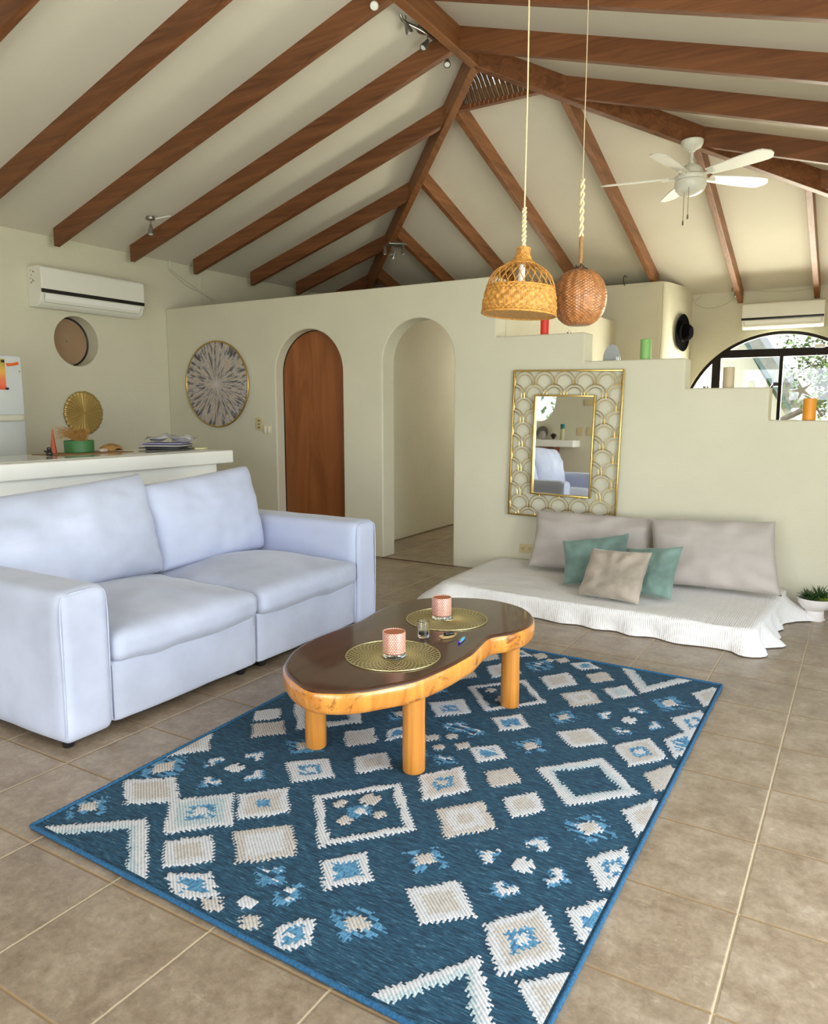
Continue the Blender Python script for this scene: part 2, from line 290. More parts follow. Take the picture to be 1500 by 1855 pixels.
# ------------------------------------------------------------------ mesh tools
class MB:
    """collects geometry in world coordinates"""
    def __init__(self): self.v = []; self.f = []; self.m = []
    def add(self, vs, fs, mi=0):
        o = len(self.v); self.v += [tuple(p) for p in vs]; self.f += [tuple(i + o for i in f) for f in fs]; self.m += [mi] * len(fs)
        return self
    def bm(self, b, mi=0, mat=None):
        if mat is not None: bmesh.ops.transform(b, matrix=mat, verts=b.verts)
        b.verts.index_update()
        self.add([v.co[:] for v in b.verts], [[v.index for v in f.verts] for f in b.faces], mi); b.free(); return self
    def box(self, x0, x1, y0, y1, z0, z1, bev=0.0, seg=3, mat=None):
        b = bmesh.new(); bmesh.ops.create_cube(b, size=1.0)
        for v in b.verts:
            v.co = Vector(((x0 + x1) / 2 + v.co.x * (x1 - x0), (y0 + y1) / 2 + v.co.y * (y1 - y0), (z0 + z1) / 2 + v.co.z * (z1 - z0)))
        if bev > 0: bmesh.ops.bevel(b, geom=b.edges[:], offset=bev, segments=seg, affect='EDGES', profile=0.5)
        return self.bm(b, 0, mat)
    def tube(self, pts, r, n=8, closed=False, mat=None, mi=0, caps=True):
        pts = [Vector(p) for p in pts]
        rs = r if isinstance(r, (list, tuple)) else [r] * len(pts)
        L = len(pts); up = Vector((0, 0, 1)); vs = []
        prev = None
        for i, p in enumerate(pts):
            if closed: t = pts[(i + 1) % L] - pts[i - 1]
            else: t = pts[min(i + 1, L - 1)] - pts[max(i - 1, 0)]
            if t.length < 1e-9: t = Vector((0, 0, 1))
            t.normalize()
            if prev is None:
                a = t.cross(up)
                if a.length < 0.05: a = t.cross(Vector((1, 0, 0)))
            else:
                a = prev - t * prev.dot(t)
                if a.length < 1e-6: a = t.cross(up)
            a.normalize(); prev = a; b = t.cross(a)
            for k in range(n):
                an = 2 * PI * k / n
                q = p + (a * math.cos(an) + b * math.sin(an)) * rs[i]
                vs.append(mat @ q if mat is not None else q)
        fs = []
        for i in range(L if closed else L - 1):
            j = (i + 1) % L
            for k in range(n): fs.append((i * n + k, i * n + (k + 1) % n, j * n + (k + 1) % n, j * n + k))
        if not closed and caps: fs += [tuple(range(n - 1, -1, -1)), tuple(range((L - 1) * n, L * n))]
        return self.add(vs, fs, mi)
    def lathe(self, prof, n=32, c=(0, 0, 0), mat=None, mi=0, fn=None):
        """prof: list of (r, z) from bottom to top"""
        vs = []; c = Vector(c)
        for r, z in prof:
            for k in range(n):
                a = 2 * PI * k / n
                rr = r if fn is None else fn(r, z, a)
                q = Vector((rr * math.cos(a), rr * math.sin(a), z))
                q = (mat @ q) if mat is not None else q
                vs.append(q + c)
        fs = []
        for i in range(len(prof) - 1):
            for k in range(n): fs.append((i * n + k, i * n + (k + 1) % n, (i + 1) * n + (k + 1) % n, (i + 1) * n + k))
        if prof[0][0] > 1e-6: fs.append(tuple(range(n - 1, -1, -1)))
        if prof[-1][0] > 1e-6: fs.append(tuple(range((len(prof) - 1) * n, len(prof) * n)))
        return self.add(vs, fs, mi)
    def prism(self, poly, h, axis='z', mi=0):
        """poly: outline; h=(lo,hi) along the axis ('z': poly=(x,y); 'y': poly=(x,z); 'x': poly=(y,z))"""
        f = {'z': lambda a, b, t: (a, b, t), 'y': lambda a, b, t: (a, t, b), 'x': lambda a, b, t: (t, a, b)}[axis]
        n = len(poly)
        vs = [f(a, b, h[0]) for a, b in poly] + [f(a, b, h[1]) for a, b in poly]
        fs = [tuple(range(n - 1, -1, -1)), tuple(range(n, 2 * n))] + [(i, (i + 1) % n, n + (i + 1) % n, n + i) for i in range(n)]
        return self.add(vs, fs, mi)
    def build(self, name, mat, parent=None, smooth=None, base=None, fix=True):
        me = bpy.data.meshes.new(name)
        P = np.array(self.v, dtype=float)
        if parent is not None: o3 = np.array(parent['_o'][:], dtype=float)
        elif base is not None: o3 = np.array(base, dtype=float)
        else:
            lo, hi = P.min(0), P.max(0); o3 = np.array([(lo[0] + hi[0]) / 2, (lo[1] + hi[1]) / 2, lo[2]])
        me.from_pydata([tuple(p) for p in (P - o3)], [], self.f)
        for mm in (mat if isinstance(mat, (list, tuple)) else [mat]): me.materials.append(mm)
        if any(self.m): me.polygons.foreach_set('material_index', self.m)
        if fix:
            b = bmesh.new(); b.from_mesh(me); bmesh.ops.recalc_face_normals(b, faces=b.faces); b.to_mesh(me); b.free()
        if smooth is not None:
            me.polygons.foreach_set('use_smooth', [True] * len(me.polygons))
            me.set_sharp_from_angle(angle=math.radians(smooth))
        me.update()
        ob = bpy.data.objects.new(name, me); COL.objects.link(ob)
        if parent is not None: ob.parent = parent
        else: ob.location = o3
        ob['_o'] = [float(x) for x in o3]
        return ob
def tag(o, label, cat, group=None, kind=None):
    o['label'] = label; o['category'] = cat
    if group: o['group'] = group
    if kind: o['kind'] = kind
    return o
def thing(name, loc, label, cat, group=None):
    o = bpy.data.objects.new(name, None); COL.objects.link(o); o.location = loc
    o.empty_display_size = 0.1; o['_o'] = [float(x) for x in loc]
    return tag(o, label, cat, group)
def struct(name, mb, mat, **kw):
    o = mb.build(name, mat, None, base=(0, 0, 0), **kw); o['kind'] = 'structure'; return o

def softbox(mb, c, size, r, n=14, puff=(0, 0, 0), wr=0.0, ws=6.0, mat=None, seed=0.0):
    """rounded box, domed by puff along each axis, with soft wrinkles"""
    hx, hy, hz = size[0] / 2, size[1] / 2, size[2] / 2
    b = bmesh.new(); bmesh.ops.create_cube(b, size=2.0)
    bmesh.ops.subdivide_edges(b, edges=b.edges[:], cuts=n, use_grid_fill=True)
    def warp(t, h):   # denser towards the edges
        return math.copysign(abs(t) ** 0.8, t)
    for v in b.verts:
        u = Vector((warp(v.co.x, hx), warp(v.co.y, hy), warp(v.co.z, hz)))
        p = Vector((u.x * hx, u.y * hy, u.z * hz))
        rr = min(r, hx * 0.98, hy * 0.98, hz * 0.98)
        q = Vector((max(-hx + rr, min(hx - rr, p.x)), max(-hy + rr, min(hy - rr, p.y)), max(-hz + rr, min(hz - rr, p.z))))
        d = p - q
        if d.length > 1e-9: p = q + d.normalized() * rr
        nrm = d.normalized() if d.length > 1e-9 else Vector((0, 0, 1))
        kx, ky, kz = (1 - min(1, abs(p.x / hx)) ** 2), (1 - min(1, abs(p.y / hy)) ** 2), (1 - min(1, abs(p.z / hz)) ** 2)
        p.x += puff[0] * ky * kz * (u.x); p.y += puff[1] * kx * kz * (u.y); p.z += puff[2] * kx * ky * (u.z)
        if wr:
            s = noise.noise(Vector((p.x * ws + seed, p.y * ws, p.z * ws))) + 0.5 * noise.noise(Vector((p.x * ws * 2.3, p.y * ws * 2.3 + seed, p.z * ws * 2.3)))
            p += nrm * s * wr
        v.co = p
    T = Matrix.Translation(c) if mat is None else Matrix.Translation(c) @ mat
    return mb.bm(b, 0, T)

def cushion(mb, TL, TR, BR, BL, thick, n=26, pinch=0.05, wr=0.006, ws=9.0, seed=0.0, pw=0.42, crease=0.0):
    """pillow stretched between four corners, thick in the middle and pinched at the seam"""
    TL, TR, BR, BL = map(Vector, (TL, TR, BR, BL))
    nrm = ((TR - TL) + (BR - BL)).cross((TL - BL) + (TR - BR)).normalized()
    idx = {}; vs = []; fs = []
    def pt(i, j, side):
        u, v = -1 + 2 * i / n, -1 + 2 * j / n
        u = math.sin(u * PI / 2) * 0.35 + u * 0.65; v = math.sin(v * PI / 2) * 0.35 + v * 0.65
        cu = u * (1 - pinch * (1 - v * v)); cv = v * (1 - pinch * (1 - u * u))
        cu = u - pinch * u * (1 - v * v) * abs(u) ** 1; cv = v - pinch * v * (1 - u * u) * abs(v)
        a, b = (cu + 1) / 2, (cv + 1) / 2
        p = BL * (1 - a) * (1 - b) + BR * a * (1 - b) + TL * (1 - a) * b + TR * a * b
        k = max(0.0, (1 - abs(u) ** 2.6)) ** pw * max(0.0, (1 - abs(v) ** 2.6)) ** pw
        w = noise.noise(Vector((u * 2.1 * ws / 9 + seed, v * 2.1 * ws / 9, side * 3))) + 0.5 * noise.noise(Vector((u * 5, v * 5 + seed, side * 5)))
        if crease:
            ang = math.atan2(v, u); w += crease * math.sin(ang * 9 + seed) * (u * u + v * v) * 0.8
        return p + nrm * side * (thick / 2 * k + wr * w * (k ** 0.5))
    for side in (1, -1):
        for i in range(n + 1):
            for j in range(n + 1):
                edge = i in (0, n) or j in (0, n)
                key = (i, j, 0 if edge else side)
                if key not in idx: idx[key] = len(vs); vs.append(pt(i, j, side))
        g = lambda i, j: idx[(i, j, 0 if (i in (0, n) or j in (0, n)) else side)]
        for i in range(n):
            for j in range(n):
                q = (g(i, j), g(i + 1, j), g(i + 1, j + 1), g(i, j + 1))
                fs.append(q if side == 1 else q[::-1])
    return mb.add(vs, fs)
def lerp(a, b, t): return tuple(x + (y - x) * t for x, y in zip(a, b))
def spline(P, k=6, closed=True):
    out = []; n = len(P)
    for i in range(n if closed else n - 1):
        if closed: a, b, c, d = P[i - 1], P[i], P[(i + 1) % n], P[(i + 2) % n]
        else: a, b, c, d = P[max(i - 1, 0)], P[i], P[i + 1], P[min(i + 2, n - 1)]
        for s in range(k):
            t = s / k
            out.append(tuple(0.5 * (2 * q + (r - p) * t + (2 * p - 5 * q + 4 * r - w) * t * t + (3 * q - p - 3 * r + w) * t ** 3) for p, q, r, w in zip(a, b, c, d)))
    if not closed: out.append(tuple(P[-1]))
    return out
# ------------------------------------------------------------------ the room
XL, YW, XR, YR = -6.284, 5.48, 1.05, -1.62      # left wall, arch wall, right wall, rear wall
def arc(cx, cz, r, a0, a1, n): return [(cx + r * math.cos(a0 + (a1 - a0) * i / n), cz + r * math.sin(a0 + (a1 - a0) * i / n)) for i in range(n + 1)]
def hole_wall(mb, axis, t0, t1, rect, hole, cen):
    """a wall panel with one opening; rect=(a0,a1,b0,b1), hole = outline seen along the axis"""
    a0, a1, b0, b1 = rect; cx, cz = cen
    def hit(poly, an):
        dx, dz = math.cos(an), math.sin(an); best = None
        for i in range(len(poly)):
            (px, pz), (qx, qz) = poly[i], poly[(i + 1) % len(poly)]
            ex, ez = qx - px, qz - pz; det = ex * dz - ez * dx
            if abs(det) < 1e-12: continue
            t = (ex * (pz - cz) - ez * (px - cx)) / det; s = (dx * (pz - cz) - dz * (px - cx)) / det
            if t > 1e-9 and -1e-6 <= s <= 1 + 1e-6 and (best is None or t < best): best = t
        return (cx + dx * best, cz + dz * best)
    rp = [(a0, b0), (a1, b0), (a1, b1), (a0, b1)]
    an = sorted(set([round(math.atan2(z - cz, x - cx), 9) for x, z in hole + rp]))
    H = [hit(hole, a) for a in an]; R = [hit(rp, a) for a in an]; n = len(an)
    f = {'x': lambda a, b, t: (t, a, b), 'y': lambda a, b, t: (a, t, b)}[axis]
    vs = [f(*p, t0) for p in H] + [f(*p, t0) for p in R] + [f(*p, t1) for p in H] + [f(*p, t1) for p in R]
    fs = []
    for i in range(n):
        j = (i + 1) % n
        fs += [(i, j, n + j, n + i), (2 * n + i, 3 * n + i, 3 * n + j, 2 * n + j), (i, 2 * n + i, 2 * n + j, j), (n + i, n + j, 3 * n + j, 3 * n + i)]
    return mb.add(vs, fs)

m = MB(); m.box(-6.6, 1.4, -2.0, 10.0, -0.12, 0.0); struct('floor', m, TILES)
m = MB(); m.box(-30, 30, -30, -2.0, -0.3, -0.1); m.box(-30, 30, 10.0, 60, -0.3, -0.1); m.box(1.4, 30, -2.0, 10, -0.3, -0.1)
struct('floor_outside', m, GROUND)
m = MB()
ol = [(XL, 0)]
A1 = (-4.4275, 1.645, 0.3925); A2 = (-3.26, 1.715, 0.35)
for cx, cz, r in (A1, A2):
    ol += [(cx - r, 0)] + arc(cx, cz, r, PI, 0, 28) + [(cx + r, 0)]
ol += [(1.2, 0), (1.2, 1.03), (0.12, 1.03), (0.12, 1.241), (-0.56, 1.241), (-0.56, 1.457), (-1.10, 1.457), (-1.10, 1.665), (-1.82, 1.665), (-1.82, 1.877), (-2.54, 1.877), (-2.54, 2.34), (XL, 2.34)]
m.prism(ol, (YW, YW + 0.19), 'y')
o = struct('wall_arches', m, PLASTER)
bv = o.modifiers.new('soft_edges', 'BEVEL'); bv.width = 0.012; bv.segments = 3; bv.limit_method = 'ANGLE'; bv.angle_limit = math.radians(40)
m = MB(); m.box(-3.62, -2.9, YW - 0.012, YW + 0.004, -0.001, 0.006); struct('trim_1', m, M('threshold_brown', (0.12, 0.06, 0.03), 0.6))

# left wall with the round niche, and the set-back strip under the roof
m = MB(); c = (4.431, 1.932)
hole_wall(m, 'x', XL - 0.2, XL, (3.6, 5.3, 1.2, 2.6), arc(c[0], c[1], 0.227, 0, 2 * PI * 39 / 40, 39), c)
for y0, y1, z0, z1 in ((-1.9, 3.6, 0, 2.735), (5.3, 9.7, 0, 2.735), (3.6, 5.3, 0, 1.2), (3.6, 5.3, 2.6, 2.735)): m.box(XL - 0.2, XL, y0, y1, z0, z1)
struct('wall_left', m, PLASTER)
m = MB(); m.box(XL - 0.2, XL - 0.012, -1.9, 9.7, 2.735, 2.95); struct('trim_2', m, PLASTER)
# bedroom: partition, far walls and the arched window
m = MB(); m.box(-2.66, -2.54, YW + 0.19, 8.75, 0, 2.30); struct('wall_bedroom_side', m, PLASTER)
m = MB()
pr = [(-4.6, 8.75), (-2.09, 8.75), (-2.05, 8.765), (-2.02, 8.80), (-1.99, 8.87), (-1.86, 9.5), (-2.1, 9.7), (-4.6, 9.7)]
m.prism(pr, (0, 2.72), 'z'); struct('wall_bedroom_far', m, PLASTER, smooth=35)
m = MB(); WC = (-0.876, 1.118); WRR = 1.07
hole_wall(m, 'y', 9.5, 9.72, (-2.0, 0.5, 0.8, 2.35), arc(WC[0], WC[1], WRR, 0, PI, 40), (WC[0], 1.4))
m.box(-2.0, 0.5, 9.5, 9.72, 0, 0.8); m.box(-2.0, 0.5, 9.5, 9.72, 2.35, 2.72); m.box(0.5, 1.3, 9.5, 9.72, 0, 2.72)
struct('wall_window', m, PLASTER)
m = MB(); m.box(-6.6, -4.6, 9.5, 9.7, 0, 2.75); struct('wall_back', m, PLASTER)
m = MB(); m.box(-4.1, -3.98, 6.02, 9.5, 0, 2.3, 0.02); struct('wall_corridor', m, PLASTER)
# right wall: terrace door opening, and a gap added above it for the high fill
m = MB()
for y0, y1, z0, z1 in ((-1.9, -0.8, 0, 2.95), (4.6, 9.7, 0, 2.95), (-0.8, 4.6, 2.2, 2.4), (-0.8, 4.6, 2.72, 2.95)): m.box(XR, XR + 0.2, y0, y1, z0, z1)
struct('wall_right', m, PLASTER)
# rear wall: terrace opening and an oval window
m = MB(); c = (-4.93, 1.74)
hole_wall(m, 'y', YR - 0.2, YR, (-5.5, -4.3, 0.9, 2.4), [(c[0] + 0.28 * math.cos(a * PI / 20), c[1] + 0.42 * math.sin(a * PI / 20)) for a in range(40)], c)
for x0, x1, z0, z1 in ((XL - 0.2, -5.5, 0, 4.1), (-4.3, -2.8, 0, 4.1), (-5.5, -4.3, 0, 0.9), (-5.5, -4.3, 2.4, 4.1), (-2.8, 0.85, 2.3, 4.1), (0.85, 1.25, 0, 4.1)):
    m.box(x0, x1, YR - 0.2, YR, z0, z1)
struct('wall_rear', m, PLASTER)

# roof: underside of rafters zb(x); boards 0.15 above
S = 0.313; XRG = -2.65; ZRG = 3.815; YA = 5.28
def zl(x): return 2.72 + S * (x + 6.15)
def zr(x): return ZRG - 0.303 * (x - XRG)
def zbk(y): return ZRG - 0.311 * (y - YA)
DC = 0.15
def slab(name, pts, dz=0.05):
    m = MB(); n = len(pts)
    m.add([p for p in pts] + [(x, y, z + dz) for x, y, z in pts], [tuple(range(n)), tuple(range(2 * n - 1, n - 1, -1))] + [(i, (i + 1) % n, n + (i + 1) % n, n + i) for i in range(n)])
    struct(name, m, CEIL)
slab('ceiling_left', [(-6.7, -2.2, zl(-6.7) + DC), (XRG, -2.2, ZRG + DC), (XRG, YA, ZRG + DC), (-6.7, YA + 4.05, zl(-6.7) + DC)])
slab('ceiling_right', [(XRG, -2.2, ZRG + DC), (1.3, -2.2, zr(1.3) + DC), (1.3, YA + 3.95, zr(1.3) + DC), (XRG, YA, ZRG + DC)])
YV = 5.70
slab('ceiling_back', [(XRG - (YV - YA), YV, zbk(YV) + DC), (XRG + (YV - YA), YV, zbk(YV) + DC), (XRG + 4.5, YA + 4.5, zbk(YA + 4.5) + DC), (XRG - 4.5, YA + 4.5, zbk(YA + 4.5) + DC)])

def slope_beam(name, a, b, w, depth, mat, label, cat='beam', group=None, cut=None):
    """beam between a and b (points on its underside centre line), vertical sides"""
    a, b = Vector(a), Vector(b); d = (b - a); h = Vector((d.x, d.y, 0)).normalized(); s = Vector((-h.y, h.x, 0)) * (w / 2)
    L = 14; vs = []; fs = []
    pts = [a + d * (i / L) for i in range(L + 1)]
    for p in pts:
        for q in (p - s, p + s, p + s + Vector((0, 0, depth)), p - s + Vector((0, 0, depth))): vs.append(q)
    if cut is not None:           # seat cut where the beam sits on the wall plate
        for k in range(2): vs[k].z = vs[k].z
    for i in range(L):
        for k in range(4): fs.append((i * 4 + k, i * 4 + (k + 1) % 4, i * 4 + 4 + (k + 1) % 4, i * 4 + 4 + k))
    fs += [(3, 2, 1, 0), tuple(L * 4 + k for k in range(4))]
    m = MB(); m.add(vs, fs)
    o = m.build(name, mat); bv = o.modifiers.new('edge', 'BEVEL'); bv.width = 0.004; bv.segments = 2; bv.limit_method = 'ANGLE'; bv.angle_limit = math.radians(50)
    return tag(o, label, cat, group)
RY = [-0.62, 0.18, 0.98, 1.78, 2.58, 3.38, 4.18, 4.973, 5.764, 6.618, 7.42, 8.23]
left_lab = {2.58: 'brown ceiling rafter cut by the top left corner of the photo', 3.38: 'brown ceiling rafter running down to the left edge above the air conditioner',
            4.18: 'brown ceiling rafter ending above the left end of the air conditioner', 4.973: 'brown ceiling rafter whose foot has the single spotlight beside it, above the air conditioner',
            5.764: 'brown ceiling rafter ending on the left wall just right of the room corner', 6.618: 'brown ceiling rafter ending above the round artwork, fourth from the corner hip',
            7.42: 'brown ceiling rafter ending above the left arch, topped by the four-lamp cluster', 8.23: 'short dark rafter furthest back on the left slope, half behind the arch wall'}
right_lab = {3.38: 'brown rafter cut by the top right edge of the photo', 4.18: 'brown rafter near the top edge of the right slope',
             4.973: 'long brown right-slope rafter behind both pendant cords, second from the photo top', 5.764: 'brown right-slope rafter starting on the hip just left of the ball lamp cord',
             6.618: 'brown rafter of the right slope directly above the ceiling fan canopy', 7.42: 'short brown rafter at the right edge, low end of the right hip'}
for y in RY:
    yc = y + 0.025
    lim = XRG - 0.02 if y < YA else XRG - (yc - YA)
    nm = left_lab.get(y, 'brown rafter of the left roof slope behind the photographer')
    slope_beam('rafter', (-6.16, yc, zl(-6.16)), (lim, yc, zl(lim)), 0.055, 0.16, RAFT_X, nm, 'rafter', 'rafters of the left roof slope')
    lim = XRG + 0.02 if y < YA else XRG + (yc - YA)
    if y < 8:
        nm = right_lab.get(y, 'brown rafter of the right roof slope behind the photographer')
        slope_beam('rafter', (lim, yc, zr(lim)), (1.0, yc, zr(1.0)), 0.055, 0.165, RAFT_X, nm, 'rafter', 'rafters of the right roof slope')
jx = [(-3.035, 'brown back-slope rafter from the vent whose foot hides behind the ball lamp'),
      (-3.81, 'brown back-slope rafter ending behind the wall beside the wicker pendant'), (-4.6, 'short brown back-slope rafter right of the four-lamp cluster'), (-5.4, 'shortest dark back-slope rafter in the far left roof corner'),
      (-2.157, 'long brown back-slope rafter landing left of the black hat'), (-1.33, 'brown back-slope rafter passing behind the ceiling fan'), (-0.555, 'brown back-slope rafter ending above the right end of the bedroom air conditioner'), (0.25, 'brown back-slope rafter beyond the right edge of the photo')]
for x, lb in jx:
    y0 = YA + abs(x - XRG) + 0.02
    if abs(x + 3.035) < .01 or abs(x + 2.157) < .01: y0 = YV + 0.02 + (0.09 if x > XRG else 0.0)
    ye = 9.47 if x > -1.9 else 8.95
    slope_beam('rafter', (x, y0, zbk(y0)), (x, ye, zbk(ye)), 0.055, 0.16, RAFT_Y, lb, 'rafter', 'rafters of the hipped back slope')
e = 3.75
slope_beam('hip_beam', (XRG, YA, ZRG - 0.02), (XRG - e, YA + e, ZRG - 0.02 - 0.312 * e), 0.065, 0.19, RAFT_Y, 'dark wooden hip beam descending from the apex to the far left corner', 'beam')
slope_beam('hip_beam', (XRG, YA, ZRG - 0.02), (XRG + 3.65, YA + 3.65, ZRG - 0.02 - 0.307 * 3.65), 0.065, 0.19, RAFT_X, 'brown wooden hip beam descending from the apex to the right over the ceiling fan', 'beam')
slope_beam('ridge_beam', (XRG, -1.6, 3.80), (XRG, YA + 0.1, 3.80), 0.07, 0.2, RAFT_Y, 'brown wooden ridge beam at the top centre, beside the three-lamp spotlight bar', 'beam')
# bamboo vent at the apex
vt = thing('bamboo_vent', (XRG, YV, 3.68), 'triangular bamboo slat vent under the roof apex with light between slats', 'vent')
m = MB(); hw = YV - YA + 0.02
m.box(XRG - hw, XRG + hw, YV - 0.05, YV, zbk(YV) - 0.0, zbk(YV) + 0.035, 0.004); m.build('board', RAFT_X, vt)
m = MB(); m.add([(XRG - hw, YV + 0.02, zbk(YV) + 0.1), (XRG + hw, YV + 0.02, zbk(YV) + 0.1), (XRG + hw, YV + 0.05, zbk(YV) + 0.16), (XRG - hw, YV + 0.05, zbk(YV) + 0.16)], [(0, 1, 2, 3)])
k = 0
for i in range(21):
    x = XRG - 0.40 + i * 0.04
    m = MB(); y1 = YA + abs(x - XRG)
    if YV - y1 < 0.03: continue
    m.tube([(x, YV - 0.02, zbk(YV) + 0.04), (x + 0.004, (y1 + YV) / 2, zbk((y1 + YV) / 2) + 0.10), (x, y1, zbk(y1) + 0.13)], 0.0165, 8)
    m.build('slat', BAMBOO, vt, smooth=50)

# doors and windows of the setting
m = MB()
pl = [(-4.82, 0)] + arc(A1[0], A1[1], A1[2], PI, 0, 28) + [(-4.035, 0)]
m.prism([(x, z) for x, z in pl], (YW + 0.115, YW + 0.155), 'y'); o = m.build('door_1', DOORWOOD, None, base=(0, 0, 0)); o['kind'] = 'structure'
# dark joint where the leaf meets the plaster
m = MB(); m.tube([(-4.817, YW + 0.112, 0)] + [(A1[0] + (A1[2] - 0.003) * math.cos(a), YW + 0.112, A1[1] + (A1[2] - 0.003) * math.sin(a)) for a in [PI - PI * i / 24 for i in range(25)]] + [(-4.04, YW + 0.112, 0)], 0.005, 6); jt = m.build('door_seal', DARKFRAME, o)
w1 = bpy.data.objects.new('window_1', None); COL.objects.link(w1); w1.location = (WC[0], 9.56, WC[1]); w1['_o'] = [WC[0], 9.56, WC[1]]; w1['kind'] = 'structure'
m = MB()
ri, ro = WRR - 0.035, WRR + 0.012
P = arc(WC[0], WC[1], ro, 0, PI, 48); Q = arc(WC[0], WC[1], ri, 0, PI, 48)
for i in range(48):
    a, b, c, d = P[i], P[i + 1], Q[i + 1], Q[i]
    m.add([(x, y, z) for y in (9.53, 9.58) for x, z in (a, b, c, d)], [(0, 1, 2, 3), (7, 6, 5, 4), (0, 4, 5, 1), (3, 2, 6, 7)])
for x0, x1, z0, z1 in ((-1.70, -0.05, 1.905, 1.995), (-1.61, -1.515, 1.118, 1.91), (-0.892, -0.852, 1.118, 1.91), (-0.25, -0.15, 1.118, 1.91), (WC[0] - WRR, WC[0] + WRR, 1.112, 1.165)): m.box(x0, x1, 9.525, 9.585, z0, z1, 0.004)
m.build('window_frame', DARKFRAME, w1)
m = MB(); m.tube([(-0.93, 9.52, 1.60), (-0.955, 9.50, 1.57), (-0.955, 9.50, 1.40)], 0.012, 6); m.box(-0.94, -0.89, 9.505, 9.525, 1.575, 1.615); m.build('latch', BLACK, w1, smooth=40)
m = MB(); m.prism(arc(WC[0], WC[1], WRR - 0.02, 0, PI, 40), (9.552, 9.558), 'y'); m.build('window_pane', PANE, w1)
w2 = bpy.data.objects.new('window_2', None); COL.objects.link(w2); w2.location = (-4.93, YR - 0.1, 1.74); w2['_o'] = [-4.93, YR - 0.1, 1.74]; w2['kind'] = 'structure'
m = MB(); m.tube([(-4.93 + 0.275 * math.cos(a * PI / 24), YR - 0.1, 1.74 + 0.415 * math.sin(a * PI / 24)) for a in range(48)], 0.018, 6, closed=True); m.build('window_frame', WHITE_PAINT, w2, smooth=50)
m = MB(); m.prism([(-4.93 + 0.27 * math.cos(a * PI / 20), 1.52 + 0.41 * math.sin(a * PI / 20)) for a in range(40)], (YR - 0.104, YR - 0.1), 'y'); m.build('window_pane', PANE, w2)
# niche cover
t = thing('niche_cover', (XL - 0.15, 4.431, 1.705), 'round brown wooden disc closing the round hole below the left air conditioner', 'wooden disc')
def xdisc(m, x0, x1, cy, cz, r, n=48): m.prism([(cy + r * math.cos(2 * PI * i / n), cz + r * math.sin(2 * PI * i / n)) for i in range(n)], (x0, x1), 'x')
m = MB(); xdisc(m, XL - 0.165, XL - 0.15, 4.431, 1.932, 0.226); m.build('disc', M('niche_board', (0.34, 0.22, 0.13), 0.6, var=0.08, vs=4), t)
m = MB(); m.tube([(XL - 0.148, 4.431 + 0.219 * math.cos(i * PI / 24), 1.932 + 0.219 * math.sin(i * PI / 24)) for i in range(48)], 0.0085, 8, closed=True); m.build('rubber_ring', BLACK, t, smooth=60)
m = MB(); m.tube([(XL - 0.15, 4.431, 1.94), (XL - 0.142, 4.431, 1.94)], 0.006, 8); m.build('screw', STEEL, t)
KIDNEY= [(-1.768, 2.013), (-1.673, 1.938), (-1.55, 1.884), (-1.466, 1.905), (-1.393, 1.96), (-1.336, 2.042), (-1.282, 2.135), (-1.254, 2.281), (-1.242, 2.401), (-1.243, 2.528), (-1.27, 2.701), (-1.257, 2.762), (-1.219, 2.83), (-1.194, 2.949), (-1.21, 3.059), (-1.266, 3.164), (-1.356, 3.247), (-1.502, 3.294), (-1.643, 3.272), (-1.802, 3.177), (-1.875, 3.069), (-1.906, 2.917), (-1.901, 2.783), (-1.878, 2.637), (-1.884, 2.534), (-1.893, 2.344), (-1.866, 2.192), (-1.82, 2.089)]
